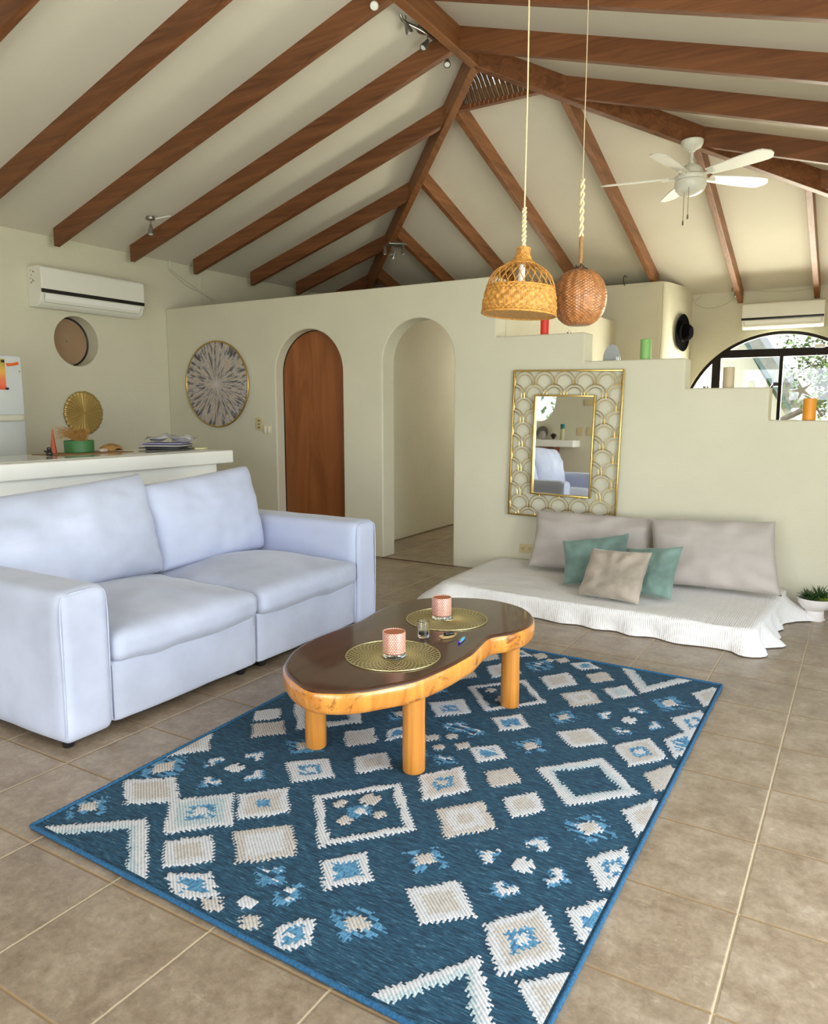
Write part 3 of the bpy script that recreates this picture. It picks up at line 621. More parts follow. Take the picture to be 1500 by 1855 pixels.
MOTIFS=[
  ('C', -1.895, 1.875, 0.150, 0.170),
  ('C', -0.760, 1.870, 0.150, 0.180),
  ('C', -0.770, 3.050, 0.150, 0.180),
  ('C', -1.900, 3.050, 0.150, 0.180),
  ('LGB', -2.024, 1.611, 0.15, 0.113),
  ('LTbW', -1.772, 1.597, 0.15, 0.152),
  ('LBb', -1.635, 1.746, 0.114, 0.129),
  ('LB', -1.639, 1.426, 0.109, 0.099),
  ('BLW', -1.472, 1.573, 0.129, 0.127),
  ('LbL', -1.65, 2.009, 0.117, 0.114),
  ('LG', -1.487, 2.177, 0.09, 0.108),
  ('BG', -2.02, 2.2, 0.095, 0.098),
  ('LT', -1.655, 2.334, 0.085, 0.1),
  ('LB', -2.20, 1.93, 0.12, 0.14),
  ('fB', -2.12, 1.749, 0.103, 0.116),
  ('L', -2.123, 2.307, 0.077, 0.088),
  ('fB', -2.116, 1.431, 0.091, 0.085),
  ('X', -1.895, 1.878, 0.05, 0.044),
  ('O', -1.319, 1.87, 0.207, 0.234),
  ('x', -1.414, 1.878, 0.029, 0.035),
  ('x', -1.343, 1.95, 0.045, 0.049),
  ('x', -1.342, 1.802, 0.038, 0.044),
  ('x', -1.263, 1.885, 0.03, 0.033),
  ('fb', -1.334, 1.87, 0.046, 0.065),
  ('Lbx', -1.182, 1.591, 0.097, 0.105),
  ('B', -1.4, 1.288, 0.05, 0.039),
  ('X', -1.326, 1.341, 0.039, 0.034),
  ('B', -1.262, 1.288, 0.046, 0.035),
  ('Lbx', -1.503, 1.317, 0.111, 0.069),
  ('Lbx', -1.137, 1.311, 0.06, 0.089),
  ('fB', -1.026, 1.427, 0.091, 0.082),
  ('Q', -1.89, 1.26, 0.277, 0.227),
  ('fb', -1.352, 1.461, 0.067, 0.051),
  ('fb', -1.253, 1.422, 0.041, 0.063),
  ('fB', -1.794, 2.156, 0.093, 0.086),
  ('LBbB', -1.185, 2.176, 0.108, 0.148),
  ('BG', -1.026, 2.322, 0.077, 0.092),
  ('BLB', -1.014, 2.008, 0.114, 0.136),
  ('LG', -0.887, 2.187, 0.081, 0.102),
  ('P', -0.761, 2.451, 0.191, 0.206),
  ('fL', -0.654, 2.16, 0.092, 0.106),
  ('LGbW', -0.656, 2.775, 0.111, 0.147),
  ('BG', -0.529, 2.61, 0.077, 0.122),
  ('LG', -0.521, 2.321, 0.08, 0.134),
  ('Lb', -0.533, 2.934, 0.072, 0.149),
  ('LbL', -0.532, 3.164, 0.096, 0.155),
  ('LG', -0.528, 3.505, 0.08, 0.143),
  ('fL', -0.664, 3.325, 0.091, 0.104),
  ('X', -0.771, 3.049, 0.043, 0.054),
  ('Q', -0.806, 3.736, 0.208, 0.36),
  ('LT', -0.895, 3.346, 0.081, 0.104),
  ('BG', -1.035, 3.488, 0.074, 0.098),
  ('LB', -1.19, 3.341, 0.1, 0.14),
  ('BLG', -1.024, 3.184, 0.104, 0.128),
  ('Lb', -1.148, 3.613, 0.088, 0.076),
  ('fB', -1.02, 2.937, 0.074, 0.087),
  ('LGB', -0.89, 2.783, 0.109, 0.11),
  ('fB', -1.033, 2.609, 0.077, 0.086),
  ('Lb', -1.19, 2.769, 0.092, 0.106),
  ('O', -1.335, 3.047, 0.2, 0.23),
  ('x', -1.419, 3.058, 0.034, 0.044),
  ('x', -1.333, 2.988, 0.036, 0.055),
  ('LG', -1.517, 3.35, 0.056, 0.103),
  ('LTL', -1.485, 2.778, 0.111, 0.124),
  ('fb', -1.348, 3.493, 0.085, 0.105),
  ('B', -1.408, 3.645, 0.047, 0.05),
  ('x', -1.33, 3.598, 0.03, 0.039),
  ('B', -1.277, 3.634, 0.042, 0.055),
  ('x', -1.338, 2.526, 0.03, 0.039),
  ('B', -1.263, 2.47, 0.042, 0.045),
  ('fb', -1.36, 2.619, 0.084, 0.055),
  ('fb', -1.28, 2.613, 0.041, 0.06),
  ('Lbx', -1.151, 2.466, 0.083, 0.094),
  ('fb', -1.272, 2.336, 0.061, 0.045),
  ('Lbx', -1.541, 2.443, 0.055, 0.099),
  ('B', -1.398, 2.477, 0.03, 0.042),
  ('x', -1.336, 2.414, 0.035, 0.034),
  ('fB', -1.016, 1.752, 0.079, 0.082),
  ('LB', -0.883, 1.607, 0.111, 0.111),
  ('X', -0.759, 1.872, 0.046, 0.053),
  ('LGbW', -0.64, 1.589, 0.113, 0.15),
  ('LbL', -0.531, 1.996, 0.086, 0.125),
  ('Lb', -0.503, 1.748, 0.087, 0.116),
  ('LGL', -0.496, 1.451, 0.106, 0.103),
  ('Q', -0.707, 1.241, 0.167, 0.25),
  ('BG', -1.644, 2.322, 0.077, 0.092),
  ('P', -1.909, 2.451, 0.191, 0.206),
  ('LGbW', -2.014, 2.775, 0.111, 0.147),
  ('Lb', -2.137, 2.934, 0.072, 0.149),
  ('LbL', -2.138, 3.164, 0.096, 0.155),
  ('LG', -2.142, 3.505, 0.08, 0.143),
  ('fL', -2.006, 3.325, 0.091, 0.104),
  ('X', -1.899, 3.049, 0.043, 0.054),
  ('Q', -1.864, 3.736, 0.208, 0.36),
  ('LT', -1.775, 3.346, 0.081, 0.104),
  ('BG', -1.635, 3.488, 0.074, 0.098),
  ('LB', -1.48, 3.341, 0.1, 0.14),
  ('BLG', -1.646, 3.184, 0.104, 0.128),
  ('Lb', -1.522, 3.613, 0.088, 0.076),
  ('fB', -1.65, 2.937, 0.074, 0.087),
  ('LGB', -1.78, 2.783, 0.109, 0.11),
  ('fB', -1.637, 2.609, 0.077, 0.086),
  ('Lb', -1.48, 2.769, 0.092, 0.106),
  ('B', -1.393, 3.634, 0.042, 0.055),
  ('B', -1.407, 2.47, 0.042, 0.045),
  ('fb', -1.39, 2.613, 0.041, 0.06),
  ('fb', -1.398, 2.336, 0.061, 0.045),
]
# ------------------------------------------------------------------ rug
def rug():
    NL, NR, FR, FL = (-2.172, 1.268), (-0.490, 1.220), (-0.503, 3.690), (-2.262, 3.722)
    nx, ny = 290, 420
    U, V = np.meshgrid((np.arange(nx) + .5) / nx, (np.arange(ny) + .5) / ny)
    X = (NL[0] * (1 - U) + NR[0] * U) * (1 - V) + (FL[0] * (1 - U) + FR[0] * U) * V
    Y = (NL[1] * (1 - U) + NR[1] * U) * (1 - V) + (FL[1] * (1 - U) + FR[1] * U) * V
    q = 0.0125
    Xq = (np.floor(X / q) + .5) * q; Yq = (np.floor(Y / q) + .5) * q
    Xt, Yt = Xq * .75 + X * .25, Yq * .75 + Y * .25
    rs = np.random.RandomState(3)
    tooth = (np.floor((X * 1.0 - Y * 0.9) / 0.011) % 2) * 1.0
    tooth2 = (np.floor((X * 1.0 + Y * 0.9) / 0.011) % 2) * 1.0
    dash = rs.rand(ny // 2 + 1, nx // 5 + 1)
    dash = np.repeat(np.repeat(dash, 2, 0), 5, 1)[:ny, :nx]
    G = np.zeros((ny, nx), int)
    code = {'L': 1, 'W': 1, 'B': 2, 'G': 2, 'T': 3, 'b': 4}
    for ty, cx, cy, a, b in MOTIFS:
        x = (Xt - cx) / a; y = (Yt - cy) / b
        jag = 0.010 / ((a + b) / 2)
        d = np.abs(x) + np.abs(y) + np.where(x * y > 0, tooth, tooth2) * jag
        if ty in 'OQP' and len(ty) == 1:
            w = {'O': .80, 'Q': .70, 'P': .66}[ty]
            G[(d < 1) & (d > w)] = 1
            if ty in 'QP': G[(d < w + .12) & (d > w)] = 3
            continue
        if ty == 'C':
            k = (d < 1.0) & (d > .62) & (np.abs(np.abs(x) - np.abs(y)) > .36)
            G[k & (dash > .3)] = 4; G[k & (d < .90) & (d > .70) & (dash > .12)] = 1
            continue
        if ty in 'xX' and len(ty) == 1:
            k = (np.abs(x) + np.abs(y) < 1.15) & ((np.abs(x * 1.0) < .42) | (np.abs(y) < .42) | (np.maximum(abs(x), abs(y)) < .5))
            k = (np.maximum(abs(x + y), abs(x - y)) < 1.0) & (np.minimum(abs(x + y), abs(x - y)) < .5)
            G[k] = 1 if ty == 'X' else 2
            continue
        if ty[0] == 'f':
            inner = code[ty[1]]
            if ty[1] == 'b': G[(d < 1.05) & (dash > .35)] = 4; G[(d < .8) & (dash > .8)] = 1
            elif a < .072:
                G[(d < 1.15) & (dash > .45)] = 4; G[(d < .62)] = inner
            else:
                G[(d < 1.0) & (dash > .45)] = 4; G[(d < .50)] = inner
                G[(d < .36)] = 2 if ty[1] == 'L' else inner
            continue
        hard = ty.endswith('x'); t = ty.rstrip('x'); n = len(t)
        cuts = {1: [1], 2: [1, .58], 3: [1, .68, .36], 4: [1, .74, .44, .24]}[n]
        if 'b' in t and n == 3: cuts = [1, .50, .26] if t[1] == 'b' else [1, .7, .30]
        for ch, c in zip(t, cuts):
            k = d < c
            if ch == 'b' : k = k & (dash > .15)
            G[k] = code[ch]
    # woven border kept plain navy
    bd = 3
    G[:bd, :] = 0; G[-bd:, :] = 0; G[:, :2] = 0; G[:, -2:] = 0
    # vertices
    u, v = np.meshgrid(np.arange(nx + 1) / nx, np.arange(ny + 1) / ny)
    x = (NL[0] * (1 - u) + NR[0] * u) * (1 - v) + (FL[0] * (1 - u) + FR[0] * u) * v
    y = (NL[1] * (1 - u) + NR[1] * u) * (1 - v) + (FL[1] * (1 - u) + FR[1] * u) * v
    hc = np.where((G == 1) | (G == 2) | (G == 3), .0035, np.where(G == 4, .002, 0)) + rs.rand(ny, nx) * .0007
    hv = np.zeros((ny + 1, nx + 1)); cnt = np.zeros_like(hv)
    for di in (0, 1):
        for dj in (0, 1): hv[di:ny + di, dj:nx + dj] += hc; cnt[di:ny + di, dj:nx + dj] += 1
    z = 0.009 + hv / cnt
    ox, oy = -1.335, 2.46
    verts = np.stack([x - ox, y - oy, z], -1).reshape(-1, 3)
    i = np.arange(ny)[:, None] * (nx + 1) + np.arange(nx)[None, :]
    quads = np.stack([i, i + 1, i + nx + 2, i + nx + 1], -1).reshape(-1, 4)
    n0 = len(verts)
    cs = np.array([[c[0] - ox, c[1] - oy, 0.001] for c in (NL, NR, FR, FL)])
    top = [0, nx, (ny + 1) * (nx + 1) - 1, ny * (nx + 1)]
    verts = np.concatenate([verts, cs])
    extra = [[n0, n0 + 3, n0 + 2, n0 + 1]] + [[n0 + k, n0 + (k + 1) % 4, top[(k + 1) % 4], top[k]] for k in range(4)]
    me = bpy.data.meshes.new('woven_field')
    F = np.concatenate([quads, np.array(extra)])
    me.vertices.add(len(verts)); me.vertices.foreach_set('co', verts.ravel())
    me.loops.add(F.size); me.loops.foreach_set('vertex_index', F.ravel().astype(np.int32))
    me.polygons.add(len(F)); me.polygons.foreach_set('loop_start', np.arange(0, F.size, 4, dtype=np.int32)); me.polygons.foreach_set('loop_total', np.full(len(F), 4, dtype=np.int32))
    for mm in RUG_MATS: me.materials.append(mm)
    me.polygons.foreach_set('material_index', np.concatenate([G.ravel(), np.zeros(5, int)]).astype(np.int32))
    me.update(calc_edges=True); me.validate()
    t = thing('area_rug', (ox, oy, 0), 'navy blue woven rug with pale diamond pattern lying under the coffee table', 'rug')
    ob = bpy.data.objects.new('woven_field', me); COL.objects.link(ob); ob.parent = t
    t['_o'] = [ox, oy, 0.0]
    m = MB(); P = []
    C4 = [NL, NR, FR, FL]
    for k in range(4):
        a, b = C4[k], C4[(k + 1) % 4]; L = math.dist(a, b); n = int(L / .011)
        for s in range(n): P.append((a[0] + (b[0] - a[0]) * s / n, a[1] + (b[1] - a[1]) * s / n, .0085))
    m.tube(P, [.0062 + .0016 * (i % 2) for i in range(len(P))], 8, closed=True)
    m.build('binding', M('blue_binding_yarn', (0.012, 0.085, 0.19), 0.9, var=0.4, vs=150), t, smooth=60)
rug()

# ------------------------------------------------------------------ coffee table
tb = thing('coffee_table', (-1.55, 2.58, 0.009), 'kidney shaped wooden coffee table with dark varnished top and honey live edge', 'table')
out = spline(KIDNEY, 5)
def inset(P, d):
    n = len(P); R = []
    for i in range(n):
        a, b = P[i - 1], P[(i + 1) % n]; t = Vector((b[0] - a[0], b[1] - a[1])).normalized(); nn = Vector((-t.y, t.x))
        R.append((P[i][0] + nn.x * d, P[i][1] + nn.y * d))
    return R
ar = sum(out[i - 1][0] * out[i][1] - out[i][0] * out[i - 1][1] for i in range(len(out)))
if ar < 0: out = out[::-1]
prof = [(0.055, 0.291), (0.016, 0.292), (0.006, 0.298), (0.001, 0.312), (-0.002, 0.335), (-0.001, 0.355), (0.0, 0.366), (0.004, 0.371)]
m = MB(); n = len(out); vs = []; fs = []
for j, (d, z) in enumerate(prof):
    for i, p in enumerate(inset(out, d)):
        w = 0.004 * noise.noise(Vector((p[0] * 9, p[1] * 9, z * 12)))
        q = inset(out, d + w)[i] if False else p
        vs.append((q[0] + w, q[1] - w, z))
for j in range(len(prof) - 1):
    for i in range(n): fs.append((j * n + i, j * n + (i + 1) % n, (j + 1) * n + (i + 1) % n, (j + 1) * n + i))
fs.append(tuple(range(n - 1, -1, -1)))
m.add(vs, fs); m.build('live_edge', TABLE_RIM, tb, smooth=40)
m = MB(); vs = []; fs = []
tp = [(0.004, 0.371), (0.007, 0.3765), (0.012, 0.3795), (0.02, 0.380)]
for j, (d, z) in enumerate(tp):
    for p in inset(out, d): vs.append((p[0], p[1], z))
for j in range(len(tp) - 1):
    for i in range(n): fs.append((j * n + i, j * n + (i + 1) % n, (j + 1) * n + (i + 1) % n, (j + 1) * n + i))
fs.append(tuple((len(tp) - 1) * n + i for i in range(n)))
fs.append(tuple(range(n - 1, -1, -1)))
m.add(vs, fs); m.build('tabletop', TABLE_TOP, tb, smooth=40)
for i, (x, y) in enumerate([(-1.322, 2.20), (-1.752, 2.175), (-1.268, 2.935), (-1.72, 2.96)]):
    m = MB()
    m.lathe([(0.036, 0.0), (0.0405, 0.006), (0.041, 0.10), (0.0395, 0.2), (0.041, 0.30)], 28, (x, y, 0.0105), fn=lambda r, z, a: r * (1 + .025 * math.sin(2 * a + i) + .012 * noise.noise(Vector((a, z * 9, i)))))
    m.build('leg', TABLE_LEG, tb, smooth=45)

ZT = 0.3805
def placemat(cx, cy, label):
    m = MB(); R = 0.182
    NS = 44
    for s in (1, -1):
        for i in range(NS):
            a0 = 2 * PI * i / NS; P = []
            for k in range(13):
                t = k / 12; r = 0.028 + (R - 0.028 - .003) * t
                P.append((cx + r * math.cos(a0 + s * 1.05 * t), cy + r * math.sin(a0 + s * 1.05 * t), ZT + 0.0022))
            m.tube(P, 0.0012, 4)
    for r, w in ((R - .002, .0026), (0.030, .003)):
        m.tube([(cx + r * math.cos(2 * PI * k / 80), cy + r * math.sin(2 * PI * k / 80), ZT + .0026) for k in range(80)], w * .8, 6, closed=True)
    m.lathe([(0.03, ZT + .001), (0.03, ZT + .004)], 24, (cx, cy, 0))
    tag(m.build('placemat', GOLDMAT, smooth=60), label, 'placemat', 'gold placemats')
placemat(-1.488, 2.322, 'round gold openwork placemat nearest the front end of the coffee table')
placemat(-1.550, 2.866, 'round gold openwork placemat at the far end of the coffee table')

def pink_glass_mat():
    m, nt, p = base_mat('pink_brick_weave')
    t = N(nt, 'ShaderNodeTexCoord'); s = N(nt, 'ShaderNodeSeparateXYZ'); nt.links.new(t.outputs['Object'], s.inputs[0])
    an = N(nt, 'ShaderNodeMath', operation='ARCTAN2'); nt.links.new(s.outputs[1], an.inputs[0]); nt.links.new(s.outputs[0], an.inputs[1])
    cb = N(nt, 'ShaderNodeCombineXYZ'); k = N(nt, 'ShaderNodeMath', operation='MULTIPLY'); k.inputs[1].default_value = 5.0; nt.links.new(an.outputs[0], k.inputs[0])
    k2 = N(nt, 'ShaderNodeMath', operation='MULTIPLY'); k2.inputs[1].default_value = 150.0; nt.links.new(s.outputs[2], k2.inputs[0])
    nt.links.new(k.outputs[0], cb.inputs[0]); nt.links.new(k2.outputs[0], cb.inputs[1])
    b = N(nt, 'ShaderNodeTexBrick'); b.inputs['Scale'].default_value = 1.0; b.inputs['Brick Width'].default_value = 1.1; b.inputs['Row Height'].default_value = 1.0; b.inputs['Mortar Size'].default_value = 0.20
    b.inputs['Color1'].default_value = (0.88, 0.66, 0.58, 1); b.inputs['Color2'].default_value = (0.74, 0.46, 0.38, 1); b.inputs['Mortar'].default_value = (0.34, 0.10, 0.05, 1)
    nt.links.new(cb.outputs[0], b.inputs['Vector']); nt.links.new(b.outputs['Color'], p.inputs['Base Color'])
    p.inputs['Roughness'].default_value = 0.3
    nt.links.new(bump(nt, b.outputs['Fac'], -0.5, 0.002), p.inputs['Normal'])
    return m
PINK = pink_glass_mat(); TERRA = M('terracotta_inside', (0.42, 0.12, 0.05), 0.4, var=0.1)
def votive(cx, cy, label):
    t = thing('candle_holder', (cx, cy, ZT + .004), label, 'candle holder', 'pink candle holders')
    z0 = ZT + .0045; R = 0.044; H = 0.097
    m = MB(); m.lathe([(0.0, 0.014), (R - .004, 0.014), (R, 0.018), (R, H - .002), (R - .001, H), (R - .004, H - .001), (R - .005, 0.05)], 48, (cx, cy, z0)); m.build('woven_sleeve', PINK, t, smooth=40)
    m = MB(); m.lathe([(R - .0052, H - .003), (R - .0056, 0.052), (0.0, 0.05)], 40, (cx, cy, z0)); m.build('inner_wall', TERRA, t, smooth=50)
    m = MB(); m.lathe([(0.0, 0.0), (R - .003, 0.0), (R, .003), (R, .015), (R - .002, .0175), (0.0, .0135)], 40, (cx, cy, z0), fn=lambda r, z, a: r * (1 + .012 * math.cos(24 * a)) if r > .03 else r); m.build('glass_base', GLASS, t, smooth=40)
votive(-1.475, 2.309, 'pink brick textured candle holder on the nearer gold placemat')
votive(-1.572, 2.858, 'pink brick textured candle holder on the far gold placemat')
t = thing('shot_glass', (-1.505, 2.582, ZT), 'small clear glass standing between the two gold placemats', 'glass')
m = MB(); r, h = .0255, .070
m.lathe([(0, 0), (r - .003, 0), (r - .002, .002), (r, h), (r - .0012, h + .001), (r - .0025, h), (r - .0045, .014), (0, .012)], 32, (-1.505, 2.582, ZT + .0006)); m.build('glass_body', GLASS, t, smooth=40)
m = MB(); m.lathe([(0, 0.0135), (r - .006, 0.0155), (r - .006, .026), (0, .030)], 20, (-1.505, 2.582, ZT)); m.build('wax_remains', WAX_W, t, smooth=60)
# small folding knife with horn handle, and a blue lighter
R1 = Matrix.Translation((-1.415, 2.628, ZT)) @ Matrix.Rotation(math.radians(62), 4, 'Z')
t = thing('incense_dish', (-1.415, 2.628, ZT), 'small pale wooden boat dish with a black stub beside the far placemat', 'dish')
m = MB(); n = 24; vs = []
for z, k in ((0.0005, .72), (.012, 1.0)):
    for i in range(n):
        a = 2 * PI * i / n; vs.append(R1 @ Vector((.046 * k * math.cos(a), .0155 * k * math.sin(a) * (1 - .35 * abs(math.cos(a)) ** 3), z)))
for i in range(n):
    a = 2 * PI * i / n; vs.append(R1 @ Vector((.041 * math.cos(a), .012 * math.sin(a), .0115)))
for i in range(n):
    a = 2 * PI * i / n; vs.append(R1 @ Vector((.028 * math.cos(a), .008 * math.sin(a), .004)))
fs = [tuple(range(n - 1, -1, -1)), tuple(range(3 * n, 4 * n))]
for j in range(3):
    for i in range(n): fs.append((j * n + i, j * n + (i + 1) % n, (j + 1) * n + (i + 1) % n, (j + 1) * n + i))
m.add(vs, fs); m.build('dish_body', M('pale_wood', (0.58, 0.42, 0.20), 0.4, var=0.15), t, smooth=50)
m = MB(); softbox(m, Vector((0.006, 0, .016)), (.046, .017, .014), .005, n=6, wr=.002, ws=60, mat=None)
m.v = [tuple(R1 @ Vector(p)) for p in m.v]; m.build('charred_stub', BLACK, t, smooth=60)
R2 = Matrix.Translation((-1.345, 2.618, ZT)) @ Matrix.Rotation(math.radians(100), 4, 'Z')
t = thing('lighter', (-1.345, 2.618, ZT), 'blue transparent cigarette lighter lying near the waist of the coffee table', 'lighter')
m = MB(); m.box(-.022, .026, -.0065, .0065, .0008, .0125, .004, 3, R2); m.build('lighter_body', M('sky_blue_plastic', (0.06, 0.36, 0.62), 0.15, coat=.5), t, smooth=50)
m = MB(); m.box(-.036, -.023, -.006, .006, .0008, .012, .002, 2, R2); m.build('lighter_head', STEEL, t, smooth=50)
m = MB(); m.box(-.040, -.034, -.005, .005, .001, .011, .002, 2, R2); m.build('thumb_button', M('cobalt_plastic', (0.01, 0.03, 0.6), 0.2), t, smooth=50)

# ------------------------------------------------------------------ sofa
sf = thing('sofa', (-3.1, 2.71, 0.0), 'two-seat pale blue-white slipcovered sofa with wide arms and loose cushions', 'sofa')
m = MB(); softbox(m, Vector((-3.065, 1.752, 0.328)), (1.07, 0.226, 0.608), 0.045, n=22, wr=0.003, ws=4, seed=1); m.build('armrest', SOFA2, sf, smooth=70)
m = MB(); softbox(m, Vector((-3.065, 3.668, 0.335)), (1.06, 0.214, 0.625), 0.045, n=22, wr=0.003, ws=4, seed=5); m.build('armrest', SOFA, sf, smooth=70)
for y0, y1, sd in ((1.868, 2.712, 2), (2.718, 3.560, 8)):
    m = MB(); softbox(m, Vector((-3.075, (y0 + y1) / 2, 0.168)), (1.05, y1 - y0, 0.262), 0.018, n=20, wr=0.004, ws=4, seed=sd); m.build('seat_base', SOFA2, sf, smooth=70)
    m = MB(); softbox(m, Vector((-2.965, (y0 + y1) / 2, 0.352)), (0.90, y1 - y0 + .004, 0.135), 0.05, n=26, puff=(0.012, 0.004, 0.066), wr=0.011, ws=4.0, seed=sd + 3); m.build('seat_cushion', SOFA2, sf, smooth=75)
m = MB(); softbox(m, Vector((-3.555, 2.71, 0.40)), (0.13, 1.72, 0.72), 0.05, n=14, wr=0.003); m.build('back_frame', SOFA, sf, smooth=70)
m = MB(); cushion(m, (-3.40, 1.75, 0.905), (-3.39, 2.715, 0.965), (-3.26, 2.735, 0.43), (-3.26, 1.80, 0.43), 0.27, n=34, pinch=0.02, wr=0.016, seed=2, pw=.30, crease=.35); m.build('back_cushion', SOFA2, sf, smooth=80)
m = MB(); cushion(m, (-3.40, 2.68, 0.895), (-3.39, 3.53, 0.955), (-3.27, 3.545, 0.43), (-3.25, 2.72, 0.43), 0.27, n=34, pinch=0.02, wr=0.016, seed=7, pw=.30, crease=.35); m.build('back_cushion', SOFA, sf, smooth=80)
for (y0, y1, zt_) in ((1.651, 1.853, .621), (3.573, 3.763, .636)):
    m = MB(); m.tube(spline([(-2.545, y0, .06), (-2.541, y0, .3), (-2.541, y0 + .001, zt_ - .05), (-2.545, y0 + .03, zt_ - .008), (-2.545, (y0 + y1) / 2, zt_), (-2.545, y1 - .03, zt_ - .008), (-2.541, y1 - .001, zt_ - .05), (-2.541, y1, .3), (-2.545, y1, .06)], 5, closed=False), .0035, 6); m.build('piping', SOFA, sf, smooth=60)
for x, y in ((-2.60, 1.69), (-2.60, 2.64), (-2.60, 2.79), (-2.60, 3.70), (-3.52, 1.69), (-3.52, 3.70)):
    m = MB(); m.lathe([(.018, 0.0), (.022, .004), (.026, .045)], 20, (x, y, 0)); m.build('foot', FOOT, sf, smooth=45)

# ------------------------------------------------------------------ floor daybed
def cover():
    c4 = [(-2.44, 4.40), (-0.43, 4.27), (-0.375, 5.40), (-2.46, 5.42)]
    # rounded quadrilateral outline
    P = []
    for k in range(4):
        p0, p1, p2 = Vector(c4[k - 1]), Vector(c4[k]), Vector(c4[(k + 1) % 4]); rr = .07
        a = p1 + (p0 - p1).normalized() * rr; b = p1 + (p2 - p1).normalized() * rr
        for s in range(7):
            t = s / 6; P.append((a * (1 - t) ** 2 + p1 * 2 * t * (1 - t) + b * t * t))
        q = p2 + (p1 - p2).normalized() * rr; n = 44 if k in (0, 2) else 26
        for s in range(1, n): P.append(b + (q - b) * s / n)
    n = len(P); cen = Vector((-1.43, 4.87))
    vs = []; rings = []
    def topz(x, y):
        return 0.135 + .010 * noise.noise(Vector((x * 2.2, y * 2.2, 0))) + .006 * noise.noise(Vector((x * 7, y * 7, 3)))
    for k in (0.12, .25, .38, .5, .6, .7, .78, .85, .91, .955): rings.append([(cen + (p - cen) * k, None) for p in P])
    def nrm(i):
        t = (P[(i + 1) % n] - P[i - 1]).normalized(); return Vector((t.y, -t.x))
    for ri in range(9):
        t = ri / 8; ring = []
        for i, p in enumerate(P):
            nn = nrm(i); s = i / n * 2 * PI
            back = p.y > 5.3
            fold = .016 * math.sin(s * 23 + 2 * math.sin(s * 5)) * t ** 1.3 + .012 * noise.noise(Vector((s * 9, t * 2, 0))) * t
            flare = .010 * math.sin(min(1, t * 3) * PI / 2) + .014 * t ** 2
            if p.x > -0.5 and p.y < 5.3: flare += .025 * t ** 2 + .014 * t * math.sin(p.y * 34)
            dr = math.hypot(p.x + .40, p.y - 5.24); flare += .20 * max(0, 1 - dr / .22) * t ** 1.6
            dl = math.hypot(p.x + 2.42, p.y - 4.42); flare += .10 * max(0, 1 - dl / .3) * t ** 1.4
            dc = math.hypot(p.x + .42, p.y - 4.55); flare += .07 * max(0, 1 - dc / .14) * t ** 2
            if back: flare = .01; fold = 0
            if p.x < -2.35: flare += .05 * t
            q = p + nn * (flare + fold)
            zt = 0.132 * math.cos(t * PI / 2) ** .9 if t < 1 else 0.004
            zt = 0.128 * (1 - t) ** .85 + .006
            ring.append((q, zt))
        rings.append(ring)
    m = MB(); vs = [(cen.x, cen.y, topz(cen.x, cen.y))]
    for r in rings:
        for q, z in r: vs.append((q.x, q.y, topz(q.x, q.y) if z is None else z))
    fs = [(0, 1 + i, 1 + (i + 1) % n) for i in range(n)]
    for j in range(len(rings) - 1):
        for i in range(n): fs.append((1 + j * n + i, 1 + j * n + (i + 1) % n, 1 + (j + 1) * n + (i + 1) % n, 1 + (j + 1) * n + i))
    m.add(vs, fs)
    return m
db = thing('floor_mattress', (-1.43, 4.87, 0.0), 'low floor mattress draped in a white quilted cover against the mirror wall', 'mattress')
cover().build('quilted_cover', QUILT, db, smooth=180)
m = MB(); m.box(-2.42, -0.45, 4.42, 5.38, 0.002, 0.112, .04, 4); m.build('foam_core', WHITE_PAINT, db, smooth=50)
def pil(name, mat, TL, TR, BR, BL, th, label, cat='pillow', **kw):
    m = MB(); cushion(m, TL, TR, BR, BL, th, **kw); return tag(m.build(name, mat, smooth=80), label, cat)
pil('large_pillow', PILLOW, (-2.10, 5.30, 0.560), (-1.22, 5.34, 0.548), (-1.20, 5.14, 0.160), (-2.08, 5.10, 0.160), 0.20, 'large taupe linen back pillow leaning under the gold mirror', n=34, pinch=.055, seed=3, crease=1.3, pw=.42, wr=.013)
pil('large_pillow', PILLOW, (-1.235, 5.24, 0.565), (-0.455, 5.28, 0.595), (-0.375, 5.06, 0.160), (-1.17, 5.05, 0.155), 0.20, 'large taupe linen back pillow on the right end of the floor mattress', n=34, pinch=.045, seed=9, crease=1.2, pw=.40, wr=.013)
pil('throw_cushion', TEAL, (-1.73, 4.86, 0.420), (-1.33, 5.06, 0.475), (-1.30, 4.92, 0.160), (-1.655, 4.69, 0.155), 0.11, 'sage green velvet cushion leaning on the left large pillow', 'cushion', n=26, pinch=.05, seed=4, crease=.9, wr=.012)
pil('throw_cushion', TEAL, (-1.285, 4.83, 0.415), (-0.925, 4.80, 0.465), (-0.950, 4.63, 0.155), (-1.285, 4.67, 0.155), 0.11, 'sage green velvet cushion leaning on the right large pillow', 'cushion', n=26, pinch=.05, seed=6, crease=.9, wr=.012)
pil('throw_cushion', BROWNV, (-1.450, 4.64, 0.430), (-1.065, 4.60, 0.445), (-1.10, 4.455, 0.148), (-1.50, 4.50, 0.148), 0.12, 'square taupe velvet cushion in front of the two green ones', 'cushion', n=26, pinch=.05, seed=11, crease=1.0, wr=.013)
